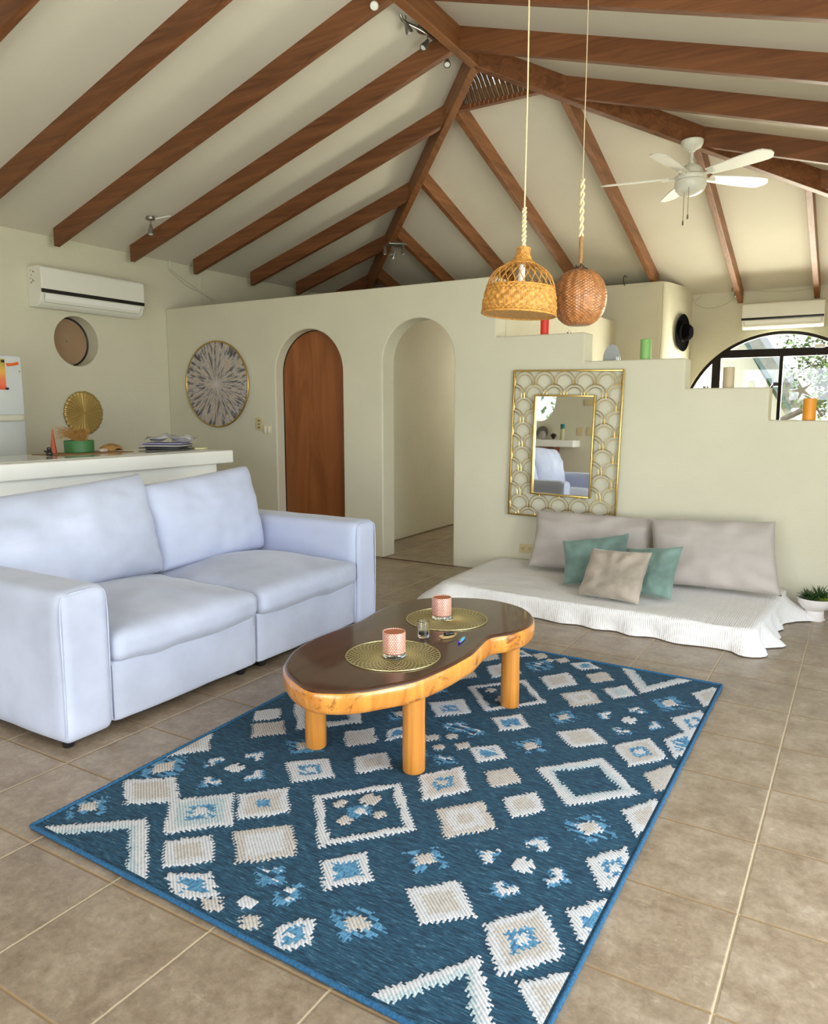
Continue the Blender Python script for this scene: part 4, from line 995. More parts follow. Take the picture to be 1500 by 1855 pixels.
# ------------------------------------------------------------------ gold scalloped mirror
MXL, MXR, MZ0, MZ1 = -2.385, -1.523, 0.478, 1.606
mr = thing('wall_mirror', (-1.954, YW - .02, MZ0), 'rectangular mirror in a wide gold scalloped wire frame above the floor mattress', 'mirror')
RT = Matrix.Translation((-1.954, 0, 1.04)) @ Matrix.Rotation(math.radians(-1.1), 4, 'Y').inverted() @ Matrix.Translation((1.954, 0, -1.04))
def tilt(m):      # hung slightly crooked, its foot standing off the wall
    m.v = [(lambda q: (q.x, q.y - (1.606 - q.z) * .0153, q.z))(RT @ Vector(p)) for p in m.v]; return m
def frame_rect(m, x0, x1, z0, z1, w, y0, y1):
    m.box(x0, x0 + w, y0, y1, z0, z1, .002); m.box(x1 - w, x1, y0, y1, z0, z1, .002); m.box(x0 + w, x1 - w, y0, y1, z0, z0 + w, .002); m.box(x0 + w, x1 - w, y0, y1, z1 - w, z1, .002)
m = MB(); frame_rect(m, MXL, MXR, MZ0, MZ1, .013, YW - .030, YW - .008); tilt(m).build('outer_frame', GOLD, mr, smooth=40)
IX0, IX1, IZ0, IZ1 = -2.200, -1.722, 0.655, 1.420
m = MB(); frame_rect(m, IX0, IX1, IZ0, IZ1, .013, YW - .040, YW - .006); inf = tilt(m).build('inner_frame', GOLD, mr, smooth=40)
m = MB(); m.box(IX0 + .012, IX1 - .012, YW - .020, YW - .012, IZ0 + .012, IZ1 - .012); tilt(m).build('mirror_glass', MIRROR, inf)
m = MB(); pitch = (MXR - MXL - .02) / 5.25; vp = .0945
def ok(x, z):
    if not (MXL + .008 < x < MXR - .008 and MZ0 + .008 < z < MZ1 - .004): return False
    return not (IX0 + .006 < x < IX1 - .006 and IZ0 + .006 < z < IZ1 - .006)
for row in range(13):
    zt = MZ1 - .012 - row * vp
    for c in range(-1, 7):
        cx = MXL + .012 + pitch * (c + (0.5 if row % 2 == 0 else 0.0))
        for R in (pitch * .515, pitch * .36):
            P = []; top = zt - (0 if R > pitch * .4 else .024)
            zc = top - R
            n = 22
            pts = [(cx - R, zc - .022)] + [(cx + R * math.cos(PI - PI * i / n), zc + R * math.sin(PI - PI * i / n)) for i in range(n + 1)] + [(cx + R, zc - .022)]
            # arcs stop where the next row of arches covers them
            seg = []
            for x, z in pts:
                if ok(x, z): seg.append((x, YW - .018, z))
                else:
                    if len(seg) > 1: m.tube(seg, .0027, 5)
                    seg = []
            if len(seg) > 1: m.tube(seg, .0027, 5)
tilt(m).build('scallop_lattice', GOLD, mr, smooth=60)

# ------------------------------------------------------------------ wall things
t = thing('round_artwork', (-5.575, YW - .02, 1.559 - .414), 'round abstract painting of grey and gold rays in a thin gold ring', 'artwork')
m = MB(); m.prism([(-5.575 + .42 * math.cos(2 * PI * i / 72), 1.559 + .414 * math.sin(2 * PI * i / 72)) for i in range(72)], (YW - .022, YW - .004), 'y'); m.build('canvas', CANVAS, t)
m = MB(); m.tube([(-5.575 + .424 * math.cos(2 * PI * i / 72), YW - .018, 1.559 + .418 * math.sin(2 * PI * i / 72)) for i in range(72)], .0085, 8, closed=True); m.build('ring_frame', M('satin_gold', (0.62, 0.40, 0.13), 0.3, metal=1.0), t, smooth=60)
def plate(name, x0, x1, z0, z1, label, cat, kind, mat=IVORY):
    t = thing(name, ((x0 + x1) / 2, YW - .003, z0), label, cat)
    m = MB(); m.box(x0, x1, YW - .010, YW - .001, z0, z1, .003); m.build('cover_plate', mat, t, smooth=40)
    cx, cz = (x0 + x1) / 2, (z0 + z1) / 2
    if kind == 'switch':
        for dx in (-.022, .022):
            m = MB(); m.box(cx + dx - .012, cx + dx + .012, YW - .017, YW - .009, cz - .030, cz + .030, .003); m.build('rocker', WHITE_PL if mat is not IVORY else M('cream_rocker', (0.75, 0.68, 0.5), .35), t, smooth=40)
    elif kind == 'three':
        for dz in (-.033, 0, .033):
            m = MB(); m.box(cx - .016, cx + .016, YW - .013, YW - .009, cz + dz - .008, cz + dz + .008, .002); m.build('button', CHROME, t, smooth=40)
    else:
        for dx in (-.03, .03):
            m = MB(); m.box(cx + dx - .018, cx + dx + .018, YW - .012, YW - .009, cz - .02, cz + .02, .003); s = m.build('socket', IVORY, t, smooth=40)
            m = MB()
            for ex, ez in ((-.007, .004), (.007, .004)): m.box(cx + dx + ex - .0015, cx + dx + ex + .0015, YW - .0135, YW - .0115, cz + ez - .006, cz + ez + .006)
            m.box(cx + dx - .003, cx + dx + .003, YW - .0135, YW - .0115, cz - .013, cz - .008); q = m.build('slot', BLACK, s)
            q.parent = s; q.location = (0, 0, 0)
plate('light_switch', -5.078, -4.990, 1.112, 1.232, 'gold toned wall switch plate higher up beside the left arch', 'switch', 'three')
plate('light_switch', -4.985, -4.880, 1.078, 1.158, 'small ivory double switch low beside the left arch jamb', 'switch', 'switch', M('cream_plate', (0.72, 0.66, 0.42), .35))
plate('wall_outlet', -2.305, -2.182, 0.180, 0.250, 'ivory double wall outlet left of the large taupe pillow', 'outlet', 'outlet')

def pleated(name, cx, cy, cz, r, label):
    m = MB(); n = 120; vs = [(cx + .02, cy, cz)]
    for k in range(1, 9):
        rr = r * k / 8
        for i in range(n):
            a = 2 * PI * i / n; f = (1 if (i // 2) % 2 else -1) * .006 * (k / 8) + .012 * (1 - k / 8)
            rad = rr * (1 + .022 * abs(math.sin(a * 7 + 1)) * (k / 8) ** 4)
            vs.append((cx + .012 + f, cy + rad * math.cos(a), cz + rad * math.sin(a)))
    fs = [(0, 1 + i, 1 + (i + 1) % n) for i in range(n)]
    for k in range(7):
        for i in range(n): fs.append((1 + k * n + i, 1 + k * n + (i + 1) % n, 1 + (k + 1) * n + (i + 1) % n, 1 + (k + 1) * n + i))
    m.add(vs, fs)
    o = m.build(name, M('pleated_gold_paper', (0.58, 0.42, 0.15), 0.35, metal=.6, var=.1), smooth=20)
    sm = o.modifiers.new('thickness', 'SOLIDIFY'); sm.thickness = .003
    return tag(o, label, 'wall decoration')
pleated('pleated_fan_ornament', XL + .004, 4.45, 1.277, .200, 'round pleated gold fan ornament on the wall behind the green planter')

# air conditioners
def ac(mat4, w, d, h, label, marks=False):
    o3 = mat4 @ Vector((w / 2, 0, 0))
    t = thing('air_conditioner', o3, label, 'air conditioner', 'wall air conditioners')
    def tr(m): m.v = [tuple(mat4 @ Vector(p)) for p in m.v]; return m
    pr = [(0, .02 * h), (.55 * d, 0), (.80 * d, .10 * h), (.93 * d, .30 * h), (d, .42 * h), (d, .88 * h), (.93 * d, .965 * h), (.80 * d, h), (0, h)]
    pr2 = spline(pr[1:8], 4, closed=False); pr = [pr[0]] + pr2 + [pr[-1]]
    m = MB(); m.prism(pr, (0, w), 'x'); b = tr(m).build('housing', WHITE_PL, t, smooth=30)
    bv = b.modifiers.new('edge', 'BEVEL'); bv.width = .008; bv.segments = 3; bv.limit_method = 'ANGLE'; bv.angle_limit = math.radians(50)
    m = MB(); m.box(-.002, w * .997, .955 * d, d * 1.012, .335 * h, .43 * h, .004); tr(m).build('dark_strip', BLACK, t, smooth=40)
    m = MB(); q = [(.80 * d, .13 * h), (.93 * d, .31 * h), (.95 * d, .30 * h), (.82 * d, .12 * h)]; m.prism(q, (w * .04, w * .955), 'x'); lv = tr(m).build('louver', WHITE_PAINT, t, smooth=30)
    m = MB(); m.tube([(w * .04, .815 * d, .118 * h), (w * .955, .815 * d, .118 * h)], .0022, 5); m.tube([(w * .04, .815 * d, .118 * h), (w * .025, .945 * d, .30 * h)], .002, 5); m.tube([(w * .955, .815 * d, .118 * h), (w * .975, .945 * d, .30 * h)], .002, 5)
    tr(m).build('louver_gap', STEEL, lv)
    m = MB()
    for i in range(5): m.box(w * .535 + i * .0095, w * .535 + i * .0095 + .0075, d * .999, d * 1.004, .50 * h, .50 * h + (.014 if i in (0, 3) else .010), .0015)
    tr(m).build('maker_badge', M('badge_grey', (0.10, 0.13, 0.15), .3), b)
    if marks:
        rr = random.Random(4)
        for i in range(12):
            y, z = .25 * d + rr.random() * .3 * d, h * (.55 + rr.random() * .36)
            m = MB(); m.lathe([(0, 0), (.0045, .0), (.004, .003), (0, .003)], 8, (0, 0, 0), mat=Matrix.Translation((-.001, y, z)) @ Matrix.Rotation(-PI / 2, 4, 'Y')); tr(m).build('rust_spot', RUST, t)
RUST = M('rust', (.25, .12, .03), .9)
ac(Matrix(((0, 1, 0, XL), (1, 0, 0, 3.985), (0, 0, 1, 2.185), (0, 0, 0, 1))), 1.065, .205, .345, 'white split air conditioner on the left wall above the round hole', True)
ac(Matrix(((1, 0, 0, -1.285), (0, -1, 0, 9.5), (0, 0, 1, 2.205), (0, 0, 0, 1))), .822, .20, .283, 'white split air conditioner above the arched bedroom window')

# ------------------------------------------------------------------ kitchen bar
t = thing('kitchen_bar', (-4.6, 2.4, 0), 'white plastered kitchen bar behind the sofa', 'bar')
m = MB(); m.box(-4.88, -4.285, 0.6, 4.175, 0, 0.9, .012); m.build('bar_body', WHITE_PAINT, t, smooth=40)
m = MB(); m.box(-4.97, -4.195, 0.5, 4.262, 0.902, 1.0, .010); tag(m.build('bar_worktop', SLABTOP if False else WHITE_PAINT, smooth=40), 'thick white worktop slab along the kitchen bar behind the sofa', 'worktop')
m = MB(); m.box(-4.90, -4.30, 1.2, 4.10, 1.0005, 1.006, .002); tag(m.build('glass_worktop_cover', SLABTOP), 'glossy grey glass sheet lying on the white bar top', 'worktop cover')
ZB = 1.0065
# green planter
cx, cy = -4.765, 3.330; ZB = 1.0100
t = thing('green_planter', (cx, cy, ZB), 'low round green pot with tan dried grass on the kitchen bar', 'planter')
m = MB(); m.lathe([(0, 0), (.094, 0), (.098, .004), (.100, .082), (.098, .085), (.094, .085), (.092, .07), (0, .068)], 40, (cx, cy, ZB)); m.build('pot', GREENPOT, t, smooth=40)
m = MB(); rr = random.Random(5)
for i in range(420):
    if i < 340:
        a = rr.random() * 2 * PI; b0 = Vector((cx + .012 + .035 * math.cos(a) * rr.random(), cy + .02 + .035 * math.sin(a) * rr.random(), ZB + .07))
        tip = b0 + Vector((rr.uniform(-.05, .04), rr.uniform(-.06, .05), rr.uniform(.06, .105)))
    else:
        b0 = Vector((cx + rr.uniform(-.02, .02), cy + rr.uniform(-.03, .02), ZB + .08)); k_ = rr.uniform(.35, 1); tip = b0 + Vector((-.09 * k_, -.13 * k_, rr.uniform(.0, .11)))
    mid = b0.lerp(tip, .5) + Vector((0, 0, .03))
    m.tube([b0, mid, tip], [.0013, .0012, .0004], 4)
m.build('dried_grass', DRIED, t); ZB = 1.0100
m = MB(); cx, cy = -4.80, 3.155
m.lathe([(0, 0), (.024, 0), (.022, .01), (.002, .175), (0, .176)], 12, (cx, cy, ZB)); tag(m.build('red_cone', REDC, smooth=50), 'tall thin red cone standing left of the green planter', 'ornament')
cx, cy = -4.62, 3.005
m = MB(); m.lathe([(0, 0), (.018, 0), (.022, .01), (.02, .022), (.012, .032), (.016, .042), (.013, .052), (0, .056)], 20, (cx, cy, ZB)); m.tube([(cx, cy - .01, ZB + .025), (cx, cy - .035, ZB + .03)], .006, 6)
tag(m.build('black_figurine', BLACK, smooth=50), 'tiny black figurine at the front edge of the bar by the red cone', 'figurine')
m = MB(); m.box(-4.86, -4.55, 3.03, 3.62, 1.0064, 1.0095, .001); tag(m.build('bamboo_mat', M('mat_brown', (.30, .17, .07), .7, var=.2), smooth=40), 'thin brown mat under the green planter on the bar', 'mat')
# curled dried pod right of the pot
m = MB(); vs = []; n = 20; cx, cy = -4.78, 3.60
for j in range(9):
    for i in range(n + 1):
        a = PI * i / n; s = -1 + 2 * j / 8; rr_ = .058 * (1 - .6 * s * s)
        vs.append((cx + s * .06, cy + math.cos(a) * rr_ * 1.5 + .02 * s, 1.0100 + math.sin(a) * rr_ * (.85 + .1 * math.sin(j * 2.2))))
fs = [(j * (n + 1) + i, j * (n + 1) + i + 1, (j + 1) * (n + 1) + i + 1, (j + 1) * (n + 1) + i) for j in range(8) for i in range(n)]
m.add(vs, fs); o = m.build('dried_pod', DRIFT, smooth=60); sm = o.modifiers.new('thickness', 'SOLIDIFY'); sm.thickness = .004; tag(o, 'curled tan dried pod lying right of the green planter', 'dried pod')
m = MB(); softbox(m, Vector((-4.69, 3.46, 1.022)), (.05, .06, .022), .01, n=5, wr=.004, ws=40); tag(m.build('seashell', M('shell', (.6, .5, .42), .5, var=.2), smooth=60), 'small pale shell between the green pot and the dried pod', 'shell')
# papers
ZB = 1.0065
rr = random.Random(2); z = ZB + .0004
specs = [(.30, .21, PAPER_D, 12), (.31, .21, PAPER_D, 28), (.29, .20, PAPER_D, 20), (.30, .21, PAPER_W, 24), (.30, .22, PAPER_D, 16), (.32, .22, PAPER_P, 30)]
labs = ['dark magazine at the bottom of the pile on the bar', 'dark magazine second from the bottom of the bar pile', 'dark booklet in the middle of the bar paper pile', 'white booklet showing its pale edge in the bar pile', 'dark booklet second from the top of the bar pile', 'lilac edged leaflet on top of the magazine pile']
for (w, d, mt, a), lb in zip(specs, labs):
    R = Matrix.Translation((-4.640 + rr.uniform(-.02, .02), 4.0 + rr.uniform(-.02, .02), z)) @ Matrix.Rotation(math.radians(a), 4, 'Z')
    m = MB(); m.box(-w / 2, w / 2, -d / 2, d / 2, 0, .0075, .001, 1, R); tag(m.build('magazine', mt), lb, 'magazine', 'magazines piled on the kitchen bar'); z += .0085
def sheet(c, w, d, ang, amp, mat, label, name='crumpled_paper', seed=0):
    m = MB(); n = 14; R = Matrix.Translation(c) @ Matrix.Rotation(math.radians(ang), 4, 'Z'); vs = []
    for i in range(n + 1):
        for j in range(n + 1):
            u, v = i / n - .5, j / n - .5
            h = amp * max(0, .5 + 1.0 * noise.noise(Vector((u * 3.2 + seed, v * 3.2, seed)))) * (1 - 1.2 * (u * u + v * v))
            vs.append(R @ Vector((u * w, v * d, max(0, h) + .001)))
    m.add(vs, [(i * (n + 1) + j, (i + 1) * (n + 1) + j, (i + 1) * (n + 1) + j + 1, i * (n + 1) + j + 1) for i in range(n) for j in range(n)])
    o = m.build(name, mat, smooth=25); sm = o.modifiers.new('thickness', 'SOLIDIFY'); sm.thickness = .0015; sm.offset = 1; tag(o, label, 'paper')
sheet((-4.62, 4.03, z + .001), .36, .20, 30, .075, PAPER, 'crumpled grey paper sheet on top of the magazine pile on the bar', seed=1.3)
m = MB(); m.box(-.07, .07, -.045, .045, 0, .013, .001, 1, Matrix.Translation((-4.535, 4.205, ZB - .0063)) @ Matrix.Rotation(math.radians(28), 4, 'Z')); tag(m.build('notepad', PAPER_Y), 'pale yellow notepad at the right end of the bar', 'notepad')

# fridge
t = thing('refrigerator', (-5.93, 3.12, 0), 'white two-door refrigerator at the left edge behind the bar', 'refrigerator')
m = MB(); m.box(XL + .03, -5.68, 2.75, 3.482, 0.02, 1.72, .02); m.build('cabinet', FRIDGE, t, smooth=40)
m = MB(); m.box(-5.68, -5.625, 2.75, 3.484, 1.262, 1.722, .018, 4); m.build('freezer_door', FRIDGE, t, smooth=40)
m = MB(); m.box(-5.68, -5.625, 2.75, 3.484, 0.05, 1.252, .018, 4); dd = m.build('fridge_door', FRIDGE, t, smooth=40)
m = MB(); softbox(m, Vector((-5.612, 3.28, 1.246)), (.03, .36, .05), .014, n=8); m.build('handle', M('handle_cream', (.66, .66, .55), .3), dd, smooth=70)
m = MB(); m.box(-5.6245, -5.6215, 3.02, 3.343, 1.46, 1.69, .001)
def draw_mat():
    m, nt, p = base_mat('painted_drawing')
    f = noise_n(nt, coords(nt, (1, 1.5, 1)), 5, 3, .6, .6)
    s = N(nt, 'ShaderNodeSeparateXYZ'); nt.links.new(coords(nt), s.inputs[0])
    a = N(nt, 'ShaderNodeMath', operation='MULTIPLY_ADD'); a.inputs[1].default_value = 3.6; nt.links.new(s.outputs[2], a.inputs[0])
    k = N(nt, 'ShaderNodeMath', operation='MULTIPLY'); k.inputs[1].default_value = .4; nt.links.new(f, k.inputs[0]); nt.links.new(k.outputs[0], a.inputs[2])
    nt.links.new(ramp(nt, a.outputs[0], [(.12, (.02, .02, .02)), (.22, (.80, .10, .05)), (.5, (.85, .22, .10)), (.75, (.80, .45, .08)), (.95, (.45, .35, .08))]), p.inputs['Base Color'])
    return m
tag(m.build('fridge_drawing', draw_mat()), 'orange and red painted drawing pinned to the refrigerator door', 'drawing')
for (y, z, lb) in ((3.325, 1.672, 'black magnet on the top corner of the orange drawing'), (3.345, 1.468, 'black magnet on the bottom corner of the orange drawing')):
    m = MB(); m.box(-5.622, -5.612, y - .013, y + .013, z - .009, z + .009, .004); tag(m.build('fridge_magnet', BLACK, smooth=40), lb, 'magnet', 'black fridge magnets')
m = MB(); m.tube([(-5.613, 3.355, 1.648), (-5.612, 3.40, 1.652), (-5.612, 3.44, 1.662)], [.0115, .009, .0115], 8); tag(m.build('orange_clip', ORANGE, smooth=50), 'bright orange clip magnet at the top of the refrigerator', 'clip')
m = MB(); m.box(-5.626, -5.620, 3.452, 3.462, 1.595, 1.607, .002); tag(m.build('fridge_magnet', STEEL, smooth=40), 'tiny grey round magnet near the refrigerator door edge', 'magnet')

# ------------------------------------------------------------------ candles and ornaments on the stepped wall
def candle(cx, cy, z, r, h, mat, label, grp=None):
    t = thing('pillar_candle', (cx, cy, z), label, 'candle', grp)
    m = MB(); m.lathe([(0, 0), (r - .002, 0), (r, .002), (r, h - .003), (r - .003, h), (r * .6, h - .004), (0, h - .006)], 32, (cx, cy, z + .0005)); wx = m.build('wax', mat, t, smooth=40)
    m = MB(); m.tube([(cx, cy, z + h - .007), (cx + .002, cy, z + h + .006)], .0012, 5); m.build('wick', BLACK, wx)
candle(-2.174, 5.575, 1.877, .033, .165, CANDLE_R, 'red pillar candle on the highest step of the wall, below the wicker lamp')
candle(-1.400, 5.575, 1.665, .038, .146, CANDLE_G, 'pale green pillar candle on the second step of the wall')
candle(-0.830, 5.575, 1.457, .037, .140, CANDLE_B, 'beige pillar candle standing before the bedroom window on the third step')
candle(-0.325, 5.575, 1.241, .040, .142, CANDLE_O, 'amber orange pillar candle on the lowest visible step at the right edge')
def tealight(cx, z, label):
    t = thing('tealight', (cx, 5.57, z), label, 'tealight', 'tealights on the stepped wall')
    m = MB(); m.lathe([(0, 0), (.018, 0), (.019, .014), (.017, .014), (.016, .010), (0, .010)], 20, (cx, 5.57, z + .0005)); m.build('cup', CHROME, t, smooth=40)
    m = MB(); m.tube([(cx, 5.57, z + .010), (cx, 5.57, z + .034)], .0014, 5); m.build('wick', STEEL, t)
tealight(-1.975, 1.877, 'small silver tealight on the highest step right of the red candle')
tealight(-0.975, 1.457, 'small silver tealight on the third step left of the beige candle')
t = thing('dome_ornament', (-1.655, 5.60, 1.665), 'grey dome shaped mirror ornament on the second step left of the green candle', 'ornament')
pl = [(-1.655 + .064 * math.cos(PI * i / 24), 1.666 + .122 * math.sin(PI * i / 24) ** .9) for i in range(25)]
m = MB(); m.prism(pl, (5.60, 5.612), 'y'); m.build('mirror_disc', M('grey_mirror', (.42, .45, .47), .25, metal=.5), t)
m = MB(); m.box(-1.70, -1.61, 5.612, 5.645, 1.6655, 1.675, .003); m.build('stand', STEEL, t)
m = MB(); m.lathe([(0, 0), (.014, 0), (.015, .028), (.0135, .028), (.0125, .003), (0, .003)], 20, (-1.600, 5.545, 1.6655)); tag(m.build('glass_votive', GLASS, smooth=40), 'tiny clear glass votive in front of the grey dome ornament', 'glass')

# hat on the bedroom wall
hc = Vector((-1.918, 9.2, 2.19)); hx = Vector((.979, -.202, 0)).normalized(); hr = Matrix.Translation(hc) @ hx.to_track_quat('Z', 'Y').to_matrix().to_4x4()
t = thing('black_hat', hc, 'black felt brimmed hat hanging on the bedroom wall corner', 'hat')
m = MB(); m.lathe([(.085, .012), (.13, .006), (.175, .012), (.198, .028), (.200, .032), (.175, .018), (.13, .012), (.085, .02)], 48, mat=hr, fn=lambda r, z, a: r * (1 - .06 * math.cos(2 * a))); m.build('brim', HATM, t, smooth=60)
m = MB(); m.lathe([(.092, .010), (.094, .03), (.090, .07), (.082, .105), (.062, .128), (.03, .122), (0, .116)], 40, mat=hr, fn=lambda r, z, a: r * (1 - .07 * math.cos(2 * a))); cr_ = m.build('crown', HATM, t, smooth=60)
m = MB(); m.lathe([(.0955, .016), (.0965, .018), (.0955, .042), (.0945, .044)], 40, mat=hr, fn=lambda r, z, a: r * (1 - .07 * math.cos(2 * a))); m.build('hat_band', M('black_ribbon', (.02, .02, .022), .4), cr_, smooth=60)

# starfish hanging in the window
t = thing('hanging_starfish', (-.64, 9.42, 1.42), 'pale starfish ornament hanging on a string before the window panes', 'ornament')
m = MB(); P = []
for i in range(10):
    a = PI / 2 + .35 + i * PI / 5; r = .145 if i % 2 == 0 else .035; P.append((-.64 + r * math.cos(a), 1.52 + r * math.sin(a)))
m.prism(P, (9.43, 9.445), 'y'); o = m.build('starfish_body', M('chalky_white', (.55, .58, .62), .8), t); b = o.modifiers.new('round', 'BEVEL'); b.width = .005; b.segments = 3
m = MB(); m.tube([(-.64, 9.437, 1.63), (-.52, 9.524, 1.925)], .0015, 4); m.build('string', WIRE, t)
m = MB(); m.box(-.545, -.445, 9.46, 9.49, 1.985, 2.02, .005); tag(m.build('window_sensor', WHITE_PL, smooth=40), 'small white box on the transom bar of the bedroom window', 'sensor')

# ------------------------------------------------------------------ potted succulents
cx, cy = -0.197, 5.22
t = thing('potted_succulents', (cx, cy, 0), 'white footed bowl of spiky green succulents on the floor by the right edge', 'potted plant')
m = MB(); m.lathe([(0, 0), (.056, 0), (.058, .004), (.054, .058), (.05, .062), (.075, .078), (.094, .105), (.103, .138), (.1035, .142), (.099, .142), (.09, .118), (0, .112)], 48, (cx, cy, 0)); m.build('bowl', CERAMIC, t, smooth=40)
m = MB(); m.lathe([(0, .131), (.05, .131), (.0945, .126)], 32, (cx, cy, 0)); m.build('gravel', SOIL, t, smooth=60)
def leaf(m, b, d, L, w, bend=.3, n=6):
    b = Vector(b); d = Vector(d).normalized(); s = d.cross(Vector((0, 0, 1))); s = s.normalized() if s.length > .01 else Vector((1, 0, 0)); up = s.cross(d)
    vs = []; fs = []
    for i in range(n + 1):
        t_ = i / n; p = b + d * L * t_ + Vector((0, 0, -1)) * bend * L * t_ * t_
        ww = w * (1 - t_ ** 1.6) * (.6 + .6 * math.sin(t_ * PI * .9)) + .0003
        vs += [p - s * ww, p + up * ww * .5, p + s * ww, p - up * ww * .45]
    for i in range(n):
        for k in range(4): fs.append((i * 4 + k, i * 4 + (k + 1) % 4, i * 4 + 4 + (k + 1) % 4, i * 4 + 4 + k))
    fs.append((3, 2, 1, 0)); m.add(vs, fs)
rr = random.Random(8)
for (dx, dy, L, k, mt, sp, h) in ((-.055, -.02, .055, 34, SUCC, 1.0, .5), (-.015, -.045, .05, 34, SUCC, 1.0, .6), (.045, -.03, .05, 26, SUCC2, .9, .6), (.02, .01, .15, 20, SUCC, .55, 1.2), (.055, .01, .13, 16, SUCC, .7, 1.1), (-.04, .04, .08, 20, SUCC, .9, .8), (-.02, 0, .10, 16, SUCC, .8, 1.0)):
    m = MB()
    for i in range(k):
        a = i * 2.4; el = rr.uniform(.2, 1.2) * h
        d = Vector((math.cos(a) * sp, math.sin(a) * sp, el)); leaf(m, (cx + dx, cy + dy, .130), d, L * rr.uniform(.75, 1.1), .0075 if L < .09 else .0055, .35 if L > .1 else .1)
    m.build('succulent', mt, t, smooth=50)
# ------------------------------------------------------------------ pendant lamps
def rot_about(c, ax, deg): return Matrix.Translation(c) @ Matrix.Rotation(math.radians(deg), 4, ax) @ Matrix.Translation(-Vector(c))
bc = Vector((-1.270, 3.0, 1.975))      # top of the wicker shade neck
t = thing('wicker_pendant_lamp', (bc.x, bc.y, 1.69), 'bell shaped golden wicker pendant lamp with an open lattice band', 'pendant lamp')
TL_ = Matrix.Translation(bc) @ Matrix.Rotation(math.radians(-4.0), 4, Vector((.515, -.857, 0)).cross(Vector((0, 0, 1))).cross(Vector((0, 0, 1))).normalized()) if False else Matrix.Translation(bc) @ Matrix.Rotation(math.radians(3.5), 4, Vector((-.515, .857, 0)))
def bell(z):      # radius at depth z below the neck top (z negative)
    P = [(0.0, .026), (-.022, .027), (-.045, .036), (-.068, .066), (-.085, .097), (-.110, .122), (-.145, .137), (-.185, .147), (-.235, .153), (-.268, .154)]
    for (z0, r0), (z1, r1) in zip(P, P[1:]):
        if z1 <= z <= z0: return r0 + (r1 - r0) * (z0 - z) / (z0 - z1)
    return P[-1][1]
def weave(a, z, n, rows): return math.sin(a * n) * (1 if int(z * rows) % 2 else -1)
m = MB(); zs = [-.0 - i * .0035 for i in range(0, 20)]
m.lathe([(bell(z), z) for z in zs][::-1], 96, mat=TL_, fn=lambda r, z, a: r + .0022 * math.sin(a * 20) * (1 if int(-z / .007) % 2 else -1) + .001 * math.cos(z / .0035 * PI))
o = m.build('shade_neck', WICKER, t, smooth=80); o.modifiers.new('thickness', 'SOLIDIFY').thickness = .004
m = MB(); zs = [-.158 - i * .0024 for i in range(0, 47)]
def band(r, z, a):
    dz = -z - .158
    if .028 < dz < .088:       # motif row of little fans between plain weave
        u = (a * 22 / PI) % 2 - 1; v = (dz - .058) / .03
        return r + .004 * math.cos(u * PI) * math.cos(v * PI * 1.5) + .0015 * math.sin(a * 110)
    return r + .0028 * math.sin(a * 44) * (1 if int(dz / .007) % 2 else -1) + .001 * math.cos(dz / .0024 * PI)
m.lathe([(bell(z), z) for z in zs][::-1], 300, mat=TL_, fn=band)
o = m.build('woven_band', WICKER, t, smooth=80, fix=True); o.modifiers.new('thickness', 'SOLIDIFY').thickness = .005
m = MB()
for s in (1, -1):
    for i in range(26):
        P = []
        for k in range(11):
            z = -.062 - .098 * k / 10; a = 2 * PI * i / 26 + s * .42 * k / 10; r = bell(z) + .0015 * s
            P.append(TL_ @ Vector((r * math.cos(a), r * math.sin(a), z)))
        m.tube(P, .0018, 5)
m.build('open_lattice', WICKER, t, smooth=60)
m = MB()
for z, w in ((-.001, .005), (-.066, .004), (-.160, .005), (-.268, .0065), (-.257, .004)):
    m.tube([TL_ @ Vector((bell(z) * math.cos(a * PI / 40), bell(z) * math.sin(a * PI / 40), z)) for a in range(80)], w * .8, 8, closed=True)
m.build('rim_rings', WICKER, t, smooth=60)
m = MB(); m.lathe([(0, -.185), (.018, -.182), (.028, -.165), (.026, -.145), (.014, -.125), (.012, -.045), (0, -.045)], 24, mat=TL_); m.build('bulb', WHITE_PAINT, t, smooth=60)
# cord
zt = zr(-1.27) + DC
m = MB(); m.tube([(bc.x, bc.y, 2.13), (bc.x + .004, bc.y, 2.6), (bc.x, bc.y, zt)], .0032, 6); m.build('cord', ROPE, t)
def twisted(m, c, z0, z1, r, pr, turns, nst=3, jit=0.0):
    for s in range(nst):
        P = []
        K = int(turns * 10)
        for k in range(K + 1):
            f = k / K; a = 2 * PI * (turns * f + s / nst); rr_ = r * (1 + jit * math.sin(k * 1.7 + s))
            P.append((c[0] + rr_ * math.cos(a), c[1] + rr_ * math.sin(a), z0 + (z1 - z0) * f))
        m.tube(P, pr, 6)
m = MB(); twisted(m, (bc.x, bc.y), 1.965, 2.135, .0055, .0052, 4.5, 2, .3); m.build('rope_wrap', ROPE, t, smooth=70)

bc2 = Vector((-1.128, 3.3, 1.800))
t = thing('rattan_ball_lamp', (bc2.x, bc2.y, 1.69), 'round brown rattan ball pendant lamp beside the wicker bell lamp', 'pendant lamp')
RB = .117
m = MB(); prof = []
for i in range(181):
    a = -PI / 2 + .30 + (PI - .42) * i / 180
    z = RB * 1.06 * math.sin(a); r = RB * (abs(math.cos(a)) ** .82); prof.append((r, z))
m.lathe(prof, 264, bc2, fn=lambda r, z, a: r + (.0018 * math.sin(a * 33) * (1 if int((z + .2) / .0062) % 2 else -1)) * min(1, r / .05) + .0014 * math.cos(a * 18))
m.build('rattan_shell', RATTAN, t, smooth=80)
m = MB(); m.lathe([(0, -.104), (.038, -.1045), (.036, -.109), (0, -.108)], 32, bc2); m.build('bottom_cap', BLACK, t, smooth=50)
m = MB(); m.lathe([(.03, .114), (.022, .122), (.01, .126), (0, .127)], 20, bc2)
